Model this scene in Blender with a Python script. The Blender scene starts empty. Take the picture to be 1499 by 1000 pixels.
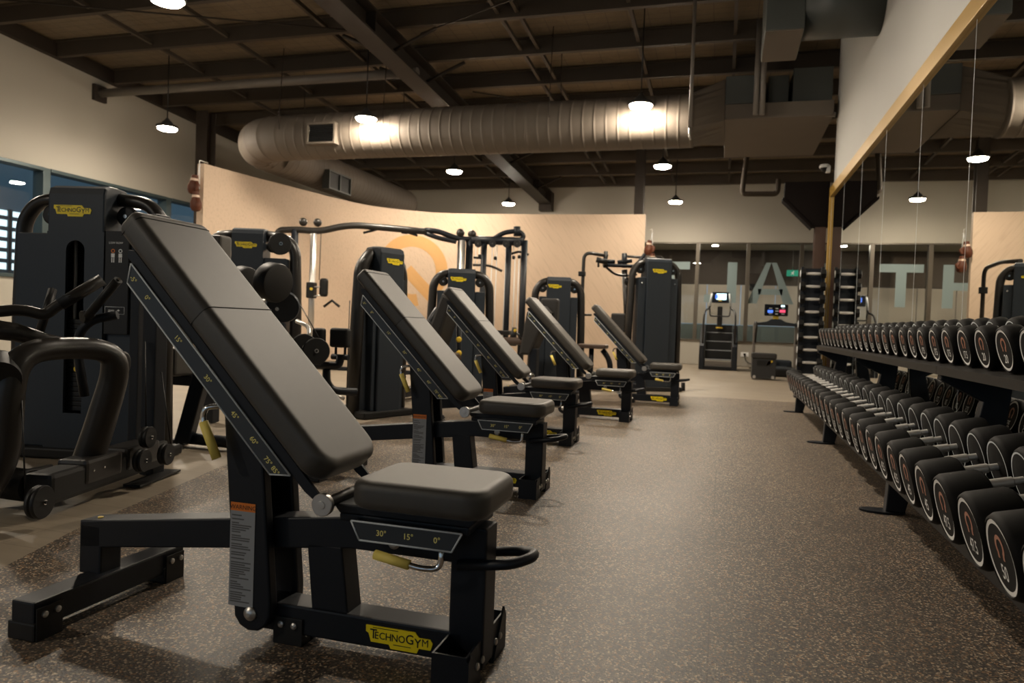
import bpy, bmesh, math, random
from mathutils import Vector, Matrix
random.seed(7)
C = bpy.context.scene.collection
PI = math.pi
V = Vector

# ------------------------------------------------------------------ camera model
F, CX, CY, CAMH = 1058.0, 749.5, 500.0, 0.9
yaw, pit, rol = [math.radians(a) for a in (16.17, -1.41, 2.12)]
fw = V((-math.sin(yaw)*math.cos(pit), math.cos(yaw)*math.cos(pit), math.sin(pit)))
rt = V((math.cos(yaw), math.sin(yaw), 0)); up = rt.cross(fw)
RT = rt*math.cos(rol)+up*math.sin(rol); UP = -rt*math.sin(rol)+up*math.cos(rol)
CAM = V((0, 0, CAMH))
def ray(u, v): return fw + RT*((u-CX)/F) - UP*((v-CY)/F)
def at(u, v, ax, val):            # where the line of sight meets a plane of the room
    d = ray(u, v); i = 'xyz'.index(ax)
    return CAM + d*((val-CAM[i])/d[i])
def dep(u, v, d): return CAM + ray(u, v)*d
def roofz(y): return 4.92+.0484*(20-y)

# ------------------------------------------------------------------ materials
MATS = {}
def mat(name, col, rough=.5, metal=0., noise=0., nscale=40., bump=0., bscale=300., coat=0., emit=None, es=0., spec=.5):
    if name in MATS: return MATS[name]
    m = bpy.data.materials.new(name); m.use_nodes = True
    nt = m.node_tree; b = nt.nodes['Principled BSDF']
    b.inputs['Base Color'].default_value = (*col, 1); b.inputs['Roughness'].default_value = rough
    b.inputs['Metallic'].default_value = metal; b.inputs['Coat Weight'].default_value = coat
    b.inputs['Specular IOR Level'].default_value = spec
    if emit: b.inputs['Emission Color'].default_value = (*emit, 1); b.inputs['Emission Strength'].default_value = es
    tc = nt.nodes.new('ShaderNodeTexCoord')
    if noise:
        n = nt.nodes.new('ShaderNodeTexNoise'); n.inputs['Scale'].default_value = nscale; n.inputs['Detail'].default_value = 5
        r = nt.nodes.new('ShaderNodeMapRange'); r.inputs['To Min'].default_value = 1-noise; r.inputs['To Max'].default_value = 1+noise
        h = nt.nodes.new('ShaderNodeHueSaturation'); h.inputs['Color'].default_value = (*col, 1)
        nt.links.new(tc.outputs['Object'], n.inputs['Vector']); nt.links.new(n.outputs['Fac'], r.inputs['Value'])
        nt.links.new(r.outputs['Result'], h.inputs['Value']); nt.links.new(h.outputs['Color'], b.inputs['Base Color'])
    if bump:
        n2 = nt.nodes.new('ShaderNodeTexNoise'); n2.inputs['Scale'].default_value = bscale
        bp = nt.nodes.new('ShaderNodeBump'); bp.inputs['Strength'].default_value = bump; bp.inputs['Distance'].default_value = .002
        nt.links.new(tc.outputs['Object'], n2.inputs['Vector']); nt.links.new(n2.outputs['Fac'], bp.inputs['Height'])
        nt.links.new(bp.outputs['Normal'], b.inputs['Normal'])
    MATS[name] = m; return m

BLK = mat('black_powder_coat', (.0052, .007, .0108), .45, noise=.15, bump=.15, bscale=700, spec=.35)
DRK = mat('dark_plastic', (.009, .0085, .008), .5, spec=.35)
SHR = mat('shroud_plastic', (.019, .0255, .034), .45, noise=.1, spec=.4)
GUN = mat('gunmetal_tube', (.02, .0175, .015), .36, spec=.45)
UPH = mat('grey_upholstery', (.05, .0445, .037), .5, noise=.12, nscale=30, bump=.2, bscale=900, spec=.6)
ub = UPH.node_tree.nodes['Principled BSDF']; ub.inputs['Sheen Weight'].default_value = .14; ub.inputs['Sheen Roughness'].default_value = .45; ub.inputs['Sheen Tint'].default_value = (1, .9, .78, 1)
SEAM = mat('seam_thread', (.01, .01, .01), .7)
LTH = mat('brown_vinyl', (.07, .045, .032), .38)
STL = mat('brushed_steel', (.62, .6, .57), .36, metal=.9)
CHR = mat('chrome', (.8, .79, .77), .14, metal=1)
SIL = mat('silver_print', (.66, .70, .72), .4)
PLT = mat('scale_plate', (.03, .036, .042), .4)
YEL = mat('yellow_plastic', (.75, .52, .04), .4)
YLG = mat('yellow_grip', (.92, .72, .16), .55)
YLB = mat('yellow_badge', (.95, .74, .01), .4)
BUP = mat('black_upholstery', (.022, .02, .018), .55, noise=.12, nscale=30, bump=.2, bscale=900)
HAU = mat('dark_haunch_steel', (.008, .006, .0055), .8, noise=.15, nscale=4, spec=.04)
INK = mat('black_ink', (.008, .008, .006), .5)
YTX = mat('yellow_print', (.9, .8, .25), .5)
ORG = mat('orange_print', (.75, .2, .02), .5)
GRY = mat('label_grey', (.3, .31, .32), .5)
LIN = mat('label_text_grey', (.1, .1, .1), .5)
WHT = mat('white_print', (.88, .88, .86), .5)
COP = mat('copper_print', (.42, .17, .1), .45)
RUB = mat('rubber_black', (.006, .0055, .005), .65, spec=.16, noise=.2, nscale=25)
STEELB = mat('dark_brown_steel', (.035, .027, .021), .6, noise=.2, nscale=3, spec=.2)
PURL = mat('galvanised_purlin', (.06, .047, .035), .6, noise=.15, nscale=3, spec=.25)
HND = mat('knurled_handle', (.78, .76, .73), .42, metal=.7)
STEELR = mat('rust_brown_steel', (.055, .026, .015), .55, noise=.2, nscale=4)
DUC = mat('painted_duct', (.125, .102, .08), .7, noise=.08, nscale=3)
DUCB = mat('grey_metal_box', (.06, .065, .06), .5, noise=.1, nscale=3)
PIPE = mat('grey_pipe', (.16, .14, .12), .45)
WALLM = mat('painted_wall', (.40, .375, .32), .8, noise=.04, nscale=1.5)
WALLR = mat('white_plaster', (.46, .46, .44), .8, noise=.03, nscale=2)
GOLD = mat('gold_trim_paint', (.33, .2, .04), .42, metal=.3)
ALU = mat('bronze_aluminium', (.11, .095, .075), .4, metal=.5)
ALUL = mat('window_aluminium', (.06, .085, .09), .4, metal=.3)
GLV = mat('brown_leather', (.085, .026, .012), .5, spec=.25, noise=.25, nscale=12)
GLVL = mat('cream_leather', (.6, .45, .35), .5)
LAMPB = mat('lamp_housing', (.03, .03, .03), .45)
LAMP = mat('lamp_lens', (1, 1, 1), .4, emit=(1, .87, .70), es=540)
CARD = mat('plywood_black', (.02, .02, .02), .5)
LETT = mat('frosted_vinyl', (.19, .25, .255), .6)
SCR = mat('screen_black', (.005, .006, .01), .2)
SCB = mat('screen_blue', (.02, .05, .3), .3, emit=(.1, .25, 1), es=1.2)
SCRR = mat('screen_red', (.3, .02, .05), .3, emit=(1, .1, .2), es=1.0)
SCW = mat('screen_white', (.6, .7, .8), .3, emit=(.6, .95, 1), es=3.5)
EXG = mat('exit_green', (.02, .3, .2), .4, emit=(.03, .5, .3), es=.25)

def glass(name, tint, rough=0.0):
    m = bpy.data.materials.new(name); m.use_nodes = True; nt = m.node_tree
    nt.nodes.clear(); o = nt.nodes.new('ShaderNodeOutputMaterial')
    t = nt.nodes.new('ShaderNodeBsdfTransparent'); t.inputs['Color'].default_value = (*tint, 1)
    g = nt.nodes.new('ShaderNodeBsdfGlossy'); g.inputs['Roughness'].default_value = rough
    fr = nt.nodes.new('ShaderNodeFresnel'); ge = nt.nodes.new('ShaderNodeNewGeometry'); mr = nt.nodes.new('ShaderNodeMapRange'); mr.inputs['To Min'].default_value = 1.5; mr.inputs['To Max'].default_value = 1/1.5
    nt.links.new(ge.outputs['Backfacing'], mr.inputs['Value']); nt.links.new(mr.outputs['Result'], fr.inputs['IOR'])
    mx = nt.nodes.new('ShaderNodeMixShader')
    nt.links.new(fr.outputs[0], mx.inputs[0]); nt.links.new(t.outputs[0], mx.inputs[1]); nt.links.new(g.outputs[0], mx.inputs[2])
    nt.links.new(mx.outputs[0], o.inputs['Surface']); return m
GLS = glass('window_glass', (.9, .93, .93))
def mirror_mat():
    m = bpy.data.materials.new('mirror_silver'); m.use_nodes = True; b = m.node_tree.nodes['Principled BSDF']
    b.inputs['Base Color'].default_value = (.74, .74, .7, 1); b.inputs['Metallic'].default_value = 1; b.inputs['Roughness'].default_value = .0
    return m
MIR = mirror_mat()

def rubber_floor_mat():
    m = bpy.data.materials.new('flecked_rubber'); m.use_nodes = True; nt = m.node_tree; b = nt.nodes['Principled BSDF']
    tc = nt.nodes.new('ShaderNodeTexCoord')
    v1 = nt.nodes.new('ShaderNodeTexVoronoi'); v1.inputs['Scale'].default_value = 190
    ramp = nt.nodes.new('ShaderNodeValToRGB'); ramp.color_ramp.interpolation = 'CONSTANT'
    e = ramp.color_ramp.elements
    e[0].position = 0; e[0].color = (.06, .049, .04, 1)
    for p, c in ((.3, (.1, .08, .062)), (.5, (.038, .032, .028)), (.68, (.16, .122, .088)), (.82, (.46, .36, .245)), (.92, (.27, .15, .07))):
        x = e.new(p); x.color = (*c, 1)
    e.remove(e[1]) if False else None
    sep = nt.nodes.new('ShaderNodeSeparateColor')
    nt.links.new(tc.outputs['Object'], v1.inputs['Vector']); nt.links.new(v1.outputs['Color'], sep.inputs[0])
    nt.links.new(sep.outputs[0], ramp.inputs['Fac'])
    n = nt.nodes.new('ShaderNodeTexNoise'); n.inputs['Scale'].default_value = 1.3; n.inputs['Detail'].default_value = 4
    r = nt.nodes.new('ShaderNodeMapRange'); r.inputs['From Min'].default_value = .3; r.inputs['From Max'].default_value = .7
    r.inputs['To Min'].default_value = .85; r.inputs['To Max'].default_value = 1.12
    h = nt.nodes.new('ShaderNodeHueSaturation')
    nt.links.new(tc.outputs['Object'], n.inputs['Vector']); nt.links.new(n.outputs['Fac'], r.inputs['Value'])
    nt.links.new(r.outputs['Result'], h.inputs['Value']); nt.links.new(ramp.outputs['Color'], h.inputs['Color'])
    nt.links.new(h.outputs['Color'], b.inputs['Base Color'])
    sb = nt.nodes.new('ShaderNodeTexBrick'); sb.inputs['Scale'].default_value = 1; sb.inputs['Brick Width'].default_value = 9; sb.inputs['Row Height'].default_value = 1.22; sb.inputs['Mortar Size'].default_value = .0025; sb.inputs['Mortar Smooth'].default_value = .3
    sm = nt.nodes.new('ShaderNodeMix'); sm.data_type = 'RGBA'; sm.blend_type = 'MULTIPLY'; sm.inputs[7].default_value = (.45, .43, .42, 1)
    nt.links.new(tc.outputs['Object'], sb.inputs['Vector']); nt.links.new(sb.outputs['Fac'], sm.inputs[0]); nt.links.new(h.outputs['Color'], sm.inputs[6]); nt.links.new(sm.outputs[2], b.inputs['Base Color'])
    b.inputs['Roughness'].default_value = .5
    bp = nt.nodes.new('ShaderNodeBump'); bp.inputs['Strength'].default_value = .3; bp.inputs['Distance'].default_value = .002
    nt.links.new(v1.outputs['Distance'], bp.inputs['Height']); nt.links.new(bp.outputs['Normal'], b.inputs['Normal'])
    return m
def planks_mat():
    m = bpy.data.materials.new('pale_plank_floor'); m.use_nodes = True; nt = m.node_tree; b = nt.nodes['Principled BSDF']
    tc = nt.nodes.new('ShaderNodeTexCoord'); br = nt.nodes.new('ShaderNodeTexBrick')
    br.inputs['Scale'].default_value = 1; br.inputs['Brick Width'].default_value = 1.3; br.inputs['Row Height'].default_value = .19
    br.inputs['Mortar Size'].default_value = .0015
    br.inputs['Color1'].default_value = (.27, .222, .162, 1); br.inputs['Color2'].default_value = (.235, .19, .138, 1); br.inputs['Mortar'].default_value = (.16, .12, .085, 1)
    n = nt.nodes.new('ShaderNodeTexNoise'); n.inputs['Scale'].default_value = 3; n.inputs['Detail'].default_value = 6
    mp = nt.nodes.new('ShaderNodeMapping'); mp.inputs['Scale'].default_value = (1, 6, 1)
    r = nt.nodes.new('ShaderNodeMapRange'); r.inputs['To Min'].default_value = .75; r.inputs['To Max'].default_value = 1.2
    h = nt.nodes.new('ShaderNodeHueSaturation')
    nt.links.new(tc.outputs['Object'], br.inputs['Vector']); nt.links.new(tc.outputs['Object'], mp.inputs[0]); nt.links.new(mp.outputs[0], n.inputs['Vector'])
    nt.links.new(n.outputs['Fac'], r.inputs['Value']); nt.links.new(r.outputs['Result'], h.inputs['Value']); nt.links.new(br.outputs['Color'], h.inputs['Color'])
    nt.links.new(h.outputs['Color'], b.inputs['Base Color']); b.inputs['Roughness'].default_value = .5
    return m
def roof_mat():
    m = bpy.data.materials.new('foil_faced_roof_blanket'); m.use_nodes = True; nt = m.node_tree; b = nt.nodes['Principled BSDF']
    tc = nt.nodes.new('ShaderNodeTexCoord'); br = nt.nodes.new('ShaderNodeTexBrick')
    br.inputs['Scale'].default_value = 1; br.inputs['Brick Width'].default_value = .3; br.inputs['Row Height'].default_value = .15; br.offset = 0
    br.inputs['Mortar Size'].default_value = .004
    br.inputs['Color1'].default_value = (.17, .13, .082, 1); br.inputs["Color2"].default_value = (.15, .114, .072, 1); br.inputs['Mortar'].default_value = (.06, .045, .03, 1)
    n = nt.nodes.new('ShaderNodeTexNoise'); n.inputs['Scale'].default_value = 5; n.inputs['Detail'].default_value = 5
    bp = nt.nodes.new('ShaderNodeBump'); bp.inputs['Strength'].default_value = .6; bp.inputs['Distance'].default_value = .05
    nt.links.new(tc.outputs['Object'], br.inputs['Vector']); nt.links.new(tc.outputs['Object'], n.inputs['Vector'])
    nt.links.new(n.outputs['Fac'], bp.inputs['Height']); nt.links.new(bp.outputs['Normal'], b.inputs['Normal'])
    nt.links.new(br.outputs['Color'], b.inputs['Base Color']); b.inputs['Roughness'].default_value = .6
    return m
def feature_mat():
    m = bpy.data.materials.new('hatched_wallpaper'); m.use_nodes = True; nt = m.node_tree; b = nt.nodes['Principled BSDF']
    tc = nt.nodes.new('ShaderNodeTexCoord'); mp = nt.nodes.new('ShaderNodeMapping'); mp.inputs['Rotation'].default_value = (0, math.radians(35), 0)
    w = nt.nodes.new('ShaderNodeTexNoise'); w.inputs['Scale'].default_value = 2.4; w.inputs['Detail'].default_value = 3
    m2 = nt.nodes.new('ShaderNodeMapping'); m2.inputs['Scale'].default_value = (14, 14, .9)
    r = nt.nodes.new('ShaderNodeMapRange'); r.inputs['From Min'].default_value = .3; r.inputs['From Max'].default_value = .5
    r.inputs['To Min'].default_value = .92; r.inputs['To Max'].default_value = 1.04
    h = nt.nodes.new('ShaderNodeHueSaturation'); h.inputs['Color'].default_value = (.56, .425, .31, 1)
    nt.links.new(tc.outputs['Object'], mp.inputs[0]); nt.links.new(mp.outputs[0], m2.inputs[0]); nt.links.new(m2.outputs[0], w.inputs['Vector']); nt.links.new(w.outputs['Fac'], r.inputs['Value'])
    nt.links.new(r.outputs['Result'], h.inputs['Value']); nt.links.new(h.outputs['Color'], b.inputs['Base Color']); b.inputs['Roughness'].default_value = .7
    return m
RUBF, PLK, ROOF, FEA = rubber_floor_mat(), planks_mat(), roof_mat(), feature_mat()
QLOGO = mat('amber_wall_paint', (.60, .34, .13), .65)

# ------------------------------------------------------------------ mesh builder
TXT = {}
def text_geo(s, bold=False):
    k = (s, bold)
    if k in TXT: return TXT[k]
    cu = bpy.data.curves.new('t', 'FONT'); cu.body = s; cu.resolution_u = 3
    if bold: cu.offset = .009
    o = bpy.data.objects.new('t', cu); C.objects.link(o)
    dg = bpy.context.evaluated_depsgraph_get(); me = o.evaluated_get(dg).to_mesh()
    vs = [tuple(v.co) for v in me.vertices]; fs = [tuple(p.vertices) for p in me.polygons]
    o.evaluated_get(dg).to_mesh_clear(); bpy.data.objects.remove(o); bpy.data.curves.remove(cu)
    x0, x1 = min(v[0] for v in vs), max(v[0] for v in vs); y0, y1 = min(v[1] for v in vs), max(v[1] for v in vs)
    w = (x1-x0); h = (y1-y0)
    vs = [((v[0]-(x0+x1)/2)/h, (v[1]-(y0+y1)/2)/h) for v in vs]
    TXT[k] = (vs, fs, w/h); return TXT[k]

def frame(o, x, y):             # matrix whose local x,y axes run along the given directions
    x = V(x).normalized(); z = x.cross(V(y)).normalized(); y = z.cross(x)
    return Matrix.Translation(V(o)) @ Matrix((x, y, z)).transposed().to_4x4()

class MB:
    def __init__(s, m=None, M=None):
        s.bm = bmesh.new(); s.mats = []; s.cur = m; s.M = M or Matrix.Identity(4)
    def mi(s, m=None):
        m = m or s.cur
        if m not in s.mats: s.mats.append(m)
        return s.mats.index(m)
    def take(s, b, m=None, M=None, smooth=False):
        T = s.M @ (M or Matrix.Identity(4)); i = s.mi(m); mp = {}
        for v in b.verts: mp[v] = s.bm.verts.new(T @ v.co)
        for f in b.faces:
            try:
                nf = s.bm.faces.new([mp[v] for v in f.verts]); nf.material_index = i; nf.smooth = smooth or f.smooth
            except ValueError: pass
        for e in b.edges:
            if not e.smooth:
                ne = s.bm.edges.get((mp[e.verts[0]], mp[e.verts[1]]))
                if ne: ne.smooth = False
        b.free(); return s
    def box(s, lo, hi, bev=0., m=None, M=None, seg=2):
        b = bmesh.new(); bmesh.ops.create_cube(b, size=1)
        lo, hi = V(lo), V(hi)
        for v in b.verts: v.co = V([(lo[i]+hi[i])/2 + v.co[i]*(hi[i]-lo[i]) for i in range(3)])
        if bev: bmesh.ops.bevel(b, geom=b.edges[:], offset=bev, segments=seg, profile=.6, affect='EDGES'); 
        return s.take(b, m, M)
    def prism(s, pts, o, ex, ey, thick, bev=0., m=None, smooth=False):     # polygon in the plane (ex, ey) through o, extruded both ways by half thick
        o, ex, ey = V(o), V(ex), V(ey); n = ex.cross(ey).normalized()*(thick/2); b = bmesh.new()
        A = [b.verts.new(o+ex*p[0]+ey*p[1]+n) for p in pts]; B = [b.verts.new(o+ex*p[0]+ey*p[1]-n) for p in pts]
        fa = b.faces.new(A); fb = b.faces.new(B[::-1]); k = len(pts)
        for i in range(k): b.faces.new((A[i], B[i], B[(i+1) % k], A[(i+1) % k]))
        bmesh.ops.recalc_face_normals(b, faces=b.faces)
        if bev:
            es = [e for e in b.edges if len(e.link_faces) == 2 and (fa in e.link_faces or fb in e.link_faces)]
            bmesh.ops.bevel(b, geom=es, offset=bev, segments=2, profile=.5, affect='EDGES')
        return s.take(b, m, None, smooth)
    def tube(s, pts, r, n=10, m=None, rad=0., cap=True, prof=None):          # round or flattened tube; rad rounds the bends
        P = [V(p) for p in pts]
        if rad and len(P) > 2:
            Q = [P[0]]
            for a, b_, c in zip(P, P[1:], P[2:]):
                u, w = (a-b_), (c-b_); q = min(rad, u.length*.48, w.length*.48)
                p0, p2 = b_+u.normalized()*q, b_+w.normalized()*q
                for t in (0, .2, .4, .6, .8, 1): Q.append(p0*(1-t)**2+b_*2*t*(1-t)+p2*t*t)
            Q.append(P[-1]); P = Q
        b = bmesh.new(); rings = []; prev = None
        for i, p in enumerate(P):
            d = (P[min(i+1, len(P)-1)]-P[max(i-1, 0)]).normalized()
            if prev is None:
                ref = V((0, 0, 1)) if abs(d.z) < .9 else V((1, 0, 0)); x = d.cross(ref).normalized()
            else: x = (prev-d*prev.dot(d)).normalized()
            prev = x; y = d.cross(x)
            rr = r[i] if isinstance(r, (list, tuple)) and len(r) == len(P) else (r if not isinstance(r, (list, tuple)) else r[0]+(r[-1]-r[0])*i/(len(P)-1))
            rings.append([b.verts.new(p+x*math.cos(2*PI*k/n)*rr*(prof or 1)+y*math.sin(2*PI*k/n)*rr) for k in range(n)])
        for A, B in zip(rings, rings[1:]):
            for k in range(n): b.faces.new((A[k], A[(k+1) % n], B[(k+1) % n], B[k])).smooth = True
        if cap: b.faces.new(rings[0][::-1]); b.faces.new(rings[-1])
        bmesh.ops.recalc_face_normals(b, faces=b.faces)
        return s.take(b, m)
    def lathe(s, prof, o, axis, n=28, m=None, smooth=True):                 # prof: (distance along axis, radius)
        o = V(o); a = V(axis).normalized(); ref = V((0, 0, 1)) if abs(a.z) < .9 else V((1, 0, 0))
        x = a.cross(ref).normalized(); y = a.cross(x); b = bmesh.new(); rings = []
        for t, r in prof:
            if r < 1e-6: rings.append([b.verts.new(o+a*t)])
            else: rings.append([b.verts.new(o+a*t+(x*math.cos(2*PI*k/n)+y*math.sin(2*PI*k/n))*r) for k in range(n)])
        for A, B in zip(rings, rings[1:]):
            for k in range(n):
                q = [A[k % len(A)], A[(k+1) % len(A)], B[(k+1) % len(B)], B[k % len(B)]]
                u = []
                for v in q:
                    if v not in u: u.append(v)
                if len(u) > 2:
                    f = b.faces.new(u); f.smooth = smooth
        if len(rings[0]) > 1: b.faces.new(rings[0])
        if len(rings[-1]) > 1: b.faces.new(rings[-1])
        bmesh.ops.recalc_face_normals(b, faces=b.faces)
        if smooth:
            for e in b.edges:
                if len(e.link_faces) == 2 and e.calc_face_angle(0) > .7: e.smooth = False
        return s.take(b, m)
    def cyl(s, a, b_, r, n=20, m=None, bev=.0):
        a, b_ = V(a), V(b_); L = (b_-a).length
        pr = [(0, r), (L, r)] if not bev else [(0, r-bev), (bev, r), (L-bev, r), (L, r-bev)]
        return s.lathe(pr, a, b_-a, n, m)
    def disc(s, o, nrm, r0, r1, n=32, m=None, a0=0, a1=2*PI, xd=None):      # flat annulus
        o = V(o); a = V(nrm).normalized(); x = V(xd).normalized() if xd else a.cross(V((0, 0, 1)) if abs(a.z) < .9 else V((1, 0, 0))).normalized(); y = a.cross(x)
        b = bmesh.new(); full = abs(a1-a0-2*PI) < 1e-6; k = n if full else n+1
        P = [[b.verts.new(o+(x*math.cos(a0+(a1-a0)*i/n)+y*math.sin(a0+(a1-a0)*i/n))*r) for i in range(k)] for r in ((r0, r1) if r0 else (r1,))]
        if r0:
            for i in range(n): b.faces.new((P[0][i], P[1][i], P[1][(i+1) % k], P[0][(i+1) % k]))
        else: b.faces.new(P[0])
        for f in b.faces:
            f.normal_update()
            if f.normal.dot(a) < 0: f.normal_flip()
        return s.take(b, m)
    def poly(s, pts, m=None):
        b = bmesh.new(); b.faces.new([b.verts.new(V(p)) for p in pts]); return s.take(b, m)
    def text(s, st, M, h, m=None, sx=1., bold=False):
        vs, fs, _ = text_geo(st, bold); b = bmesh.new()
        vv = [b.verts.new((x*h*sx, y*h, 0)) for x, y in vs]
        for f in fs:
            try: b.faces.new([vv[i] for i in f])
            except ValueError: pass
        return s.take(b, m, M)
    def cushion(s, lo, hi, rc, rb, m=None, corners=(1, 1, 1, 1)):            # upholstered pad: rounded plan corners, rolled edges
        x0, y0, x1, y1 = lo[0], lo[1], hi[0], hi[1]; b = bmesh.new(); rings = []
        prof = [(rb+.006, lo[2])]+[(rb*(1-math.sin(a)), lo[2]+rb*(1-math.cos(a))) for a in [PI/10*i for i in range(6)]]
        prof += [(rb*(1-math.cos(a)), hi[2]-rb*(1-math.sin(a))) for a in [PI/10*i for i in range(6)]]+[(rb+.006, hi[2]), (rb+.02, hi[2])]
        for ins, z in prof:
            P = []
            for (cx, cy, a0), k in zip(((x1, y1, 0), (x0, y1, 90), (x0, y0, 180), (x1, y0, 270)), corners):
                r = rc if k == 1 else .012 if k == 0 else k; sx = -1 if cx == x1 else 1; sy = -1 if cy == y1 else 1
                q = max(r-ins, .002); e = max(r, ins+.002); ex = e
                if k == 0: q = .0005; ex = .0005; e = ins+.0005          # butted end: no roll
                for i in range(9): a = math.radians(a0+11.25*i); P.append(b.verts.new((cx+sx*ex+q*math.cos(a), cy+sy*e+q*math.sin(a), z)))
            rings.append(P)
        for A, Bv in zip(rings, rings[1:]):
            for i in range(len(A)): b.faces.new((A[i], A[(i+1) % len(A)], Bv[(i+1) % len(A)], Bv[i]))
        b.faces.new(rings[0][::-1]); b.faces.new(rings[-1]); bmesh.ops.recalc_face_normals(b, faces=b.faces)
        for f in b.faces: f.smooth = True
        return s.take(b, m)
    def pad(s, lo, hi, r=.03, seg=4, m=None, M=None):                        # soft rounded cushion
        return s.box(lo, hi, r, m, M, seg)
    def build(s, name, parent=None, world=True, label=None, kind=None):
        me = bpy.data.meshes.new(name)
        if parent is not None and world: bmesh.ops.transform(s.bm, matrix=parent_world(parent).inverted(), verts=s.bm.verts)
        s.bm.to_mesh(me); s.bm.free()
        for m in s.mats: me.materials.append(m)
        o = bpy.data.objects.new(name, me); C.objects.link(o)
        if parent is not None: o.parent = parent
        if label: o['label'] = label
        if kind: o['kind'] = kind
        return o
def parent_world(o):
    M = Matrix.Translation(o.location) @ o.rotation_euler.to_matrix().to_4x4()
    return parent_world(o.parent) @ M if o.parent else M
def thing(name, label, cat, loc=(0, 0, 0), rz=0., group=None):
    o = bpy.data.objects.new(name, None); C.objects.link(o); o.empty_display_size = .1
    o.location = loc; o.rotation_euler = (0, 0, rz); return tag(o, label, cat, group)
def tag(o, label, cat, group=None):
    o['label'] = label; o['category'] = cat
    if group: o['group'] = group
    return o
def struct(mb, name, parent=None):
    o = mb.build(name, parent)
    if parent is None: o['kind'] = 'structure'
    return o
def dup(root, loc, rz=None, label=None, group=None):
    r = root.copy(); C.objects.link(r); r.location = loc
    if rz is not None: r.rotation_euler = (0, 0, rz)
    if label: r['label'] = label
    if group: r['group'] = group
    for ch in list(root.children):
        c = ch.copy(); C.objects.link(c); c.parent = r
        for g in list(ch.children):
            d = g.copy(); C.objects.link(d); d.parent = c
    return r

def badge(mb, M, w):                # yellow maker's plate with stepped outline and dark lettering, centred on M, facing M's z
    h = w*.30
    out = [(-.5, .36), (.24, .36), (.30, .16), (.46, .16), (.5, .02), (.47, -.26), (.30, -.26), (.27, -.46), (-.12, -.46), (-.15, -.3), (-.42, -.3), (-.46, .04), (-.5, .1)]
    mb.prism([(x*w, y*h*1.15) for x, y in out], M @ V((0, 0, .0015)), M.to_3x3() @ V((1, 0, 0)), M.to_3x3() @ V((0, 1, 0)), .003, 0, YLB)
    T = lambda x, y: M @ Matrix.Translation((x*w, y*h*1.15, .0036))
    L = (('T', .44, .045), ('E', .33, 0), ('C', .33, 0), ('H', .33, 0), ('N', .33, 0), ('O', .33, 0), ('G', .44, .045), ('Y', .40, -.05), ('M', .33, 0))
    gp = lambda ch: -.03 if ch == 'T' else .012
    tot = sum(text_geo(c, c != 'M')[2]*h*k/w for c, k, _ in L); sx = (.87-sum(gp(c) for c, _, _ in L[:-1]))/tot; x = -.435
    for ch, hh, dz in L:
        a = text_geo(ch, ch != 'M')[2]*h*hh*sx/w; mb.text(ch, T(x+a/2, dz), h*hh, INK, sx, ch != 'M'); x += a+gp(ch)
    mb.prism([(-.19*w, -.01*h), (.19*w, -.01*h), (.19*w, .02*h), (-.19*w, .02*h)], T(-.2, .29).translation, M.to_3x3() @ V((1, 0, 0)), M.to_3x3() @ V((0, 1, 0)), .0004, 0, INK)
    mb.prism([(-.13*w, -.01*h), (.13*w, -.01*h), (.13*w, .02*h), (-.13*w, .02*h)], T(.05, -.28).translation, M.to_3x3() @ V((1, 0, 0)), M.to_3x3() @ V((0, 1, 0)), .0004, 0, INK)
# ------------------------------------------------------------------ the setting
XL, XM, YB, YR = -11.2, 1.42, 20.0, -6.0
mb = MB(PLK); mb.box((XL-.2, YR-.2, -.3), (4.2, YB+.2, -.006)); struct(mb, 'floor')
edge = [(-2.2, YR+.05), (-2.22, .2), (-2.27, 1.2), (-2.33, 1.87), (-2.49, 2.33), (-2.63, 2.95), (-2.78, 3.55), (-2.9, 4.5), (-2.95, 5.5), (-2.85, 6.6), (-2.5, 8), (-1.9, 9.2), (-1.1, 9.9), (0, 10.2), (XM-.02, 10.2), (XM-.02, YR+.05)]
mb = MB(RUBF); mb.prism([(x, y) for x, y in edge], (0, 0, -.003), (1, 0, 0), (0, 1, 0), .006); struct(mb, 'floor_rubber')
def wallbox(name, pieces, m):
    mb = MB(m)
    for lo, hi in pieces: mb.box(lo, hi)
    return struct(mb, name)
ZH, ZS = 3.26, .64
# left wall with its strip of high windows
ys = [-5.5, 15.3]
mb = MB(WALLM)
mb.box((XL-.25, YR, 0), (XL, YB, 1.36)); mb.box((XL-.25, YR, 1.36), (XL, ys[0], ZH)); mb.box((XL-.25, ys[1], 1.36), (XL, YB, ZH))
mb.prism([(YR, ZH), (YB, ZH), (YB, roofz(YB)), (YR, roofz(YR))], (XL-.125, 0, 0), (0, 1, 0), (0, 0, 1), .25)
struct(mb, 'wall_left')
k = 0
mull = [ys[0], -1.72, 1.11, 3.94, 6.77, 9.6, 12.43, ys[1]]
for a, b in zip(mull, mull[1:]):
    k += 1
    mb = MB(GLS); mb.box((XL-.13, a+.06, 1.42), (XL-.12, b-.06, ZH-.06)); w = struct(mb, 'window_%d' % k)
    f = MB(ALUL)
    f.box((XL-.2, a-.001, 1.36), (XL+.03, a+.14, ZH), .006); f.box((XL-.2, a+.14, 1.36), (XL+.03, b, 1.42), .006); f.box((XL-.2, a+.14, ZH-.06), (XL+.05, b, ZH+.0), .006)
    f.build('window_frame', w)
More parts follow.
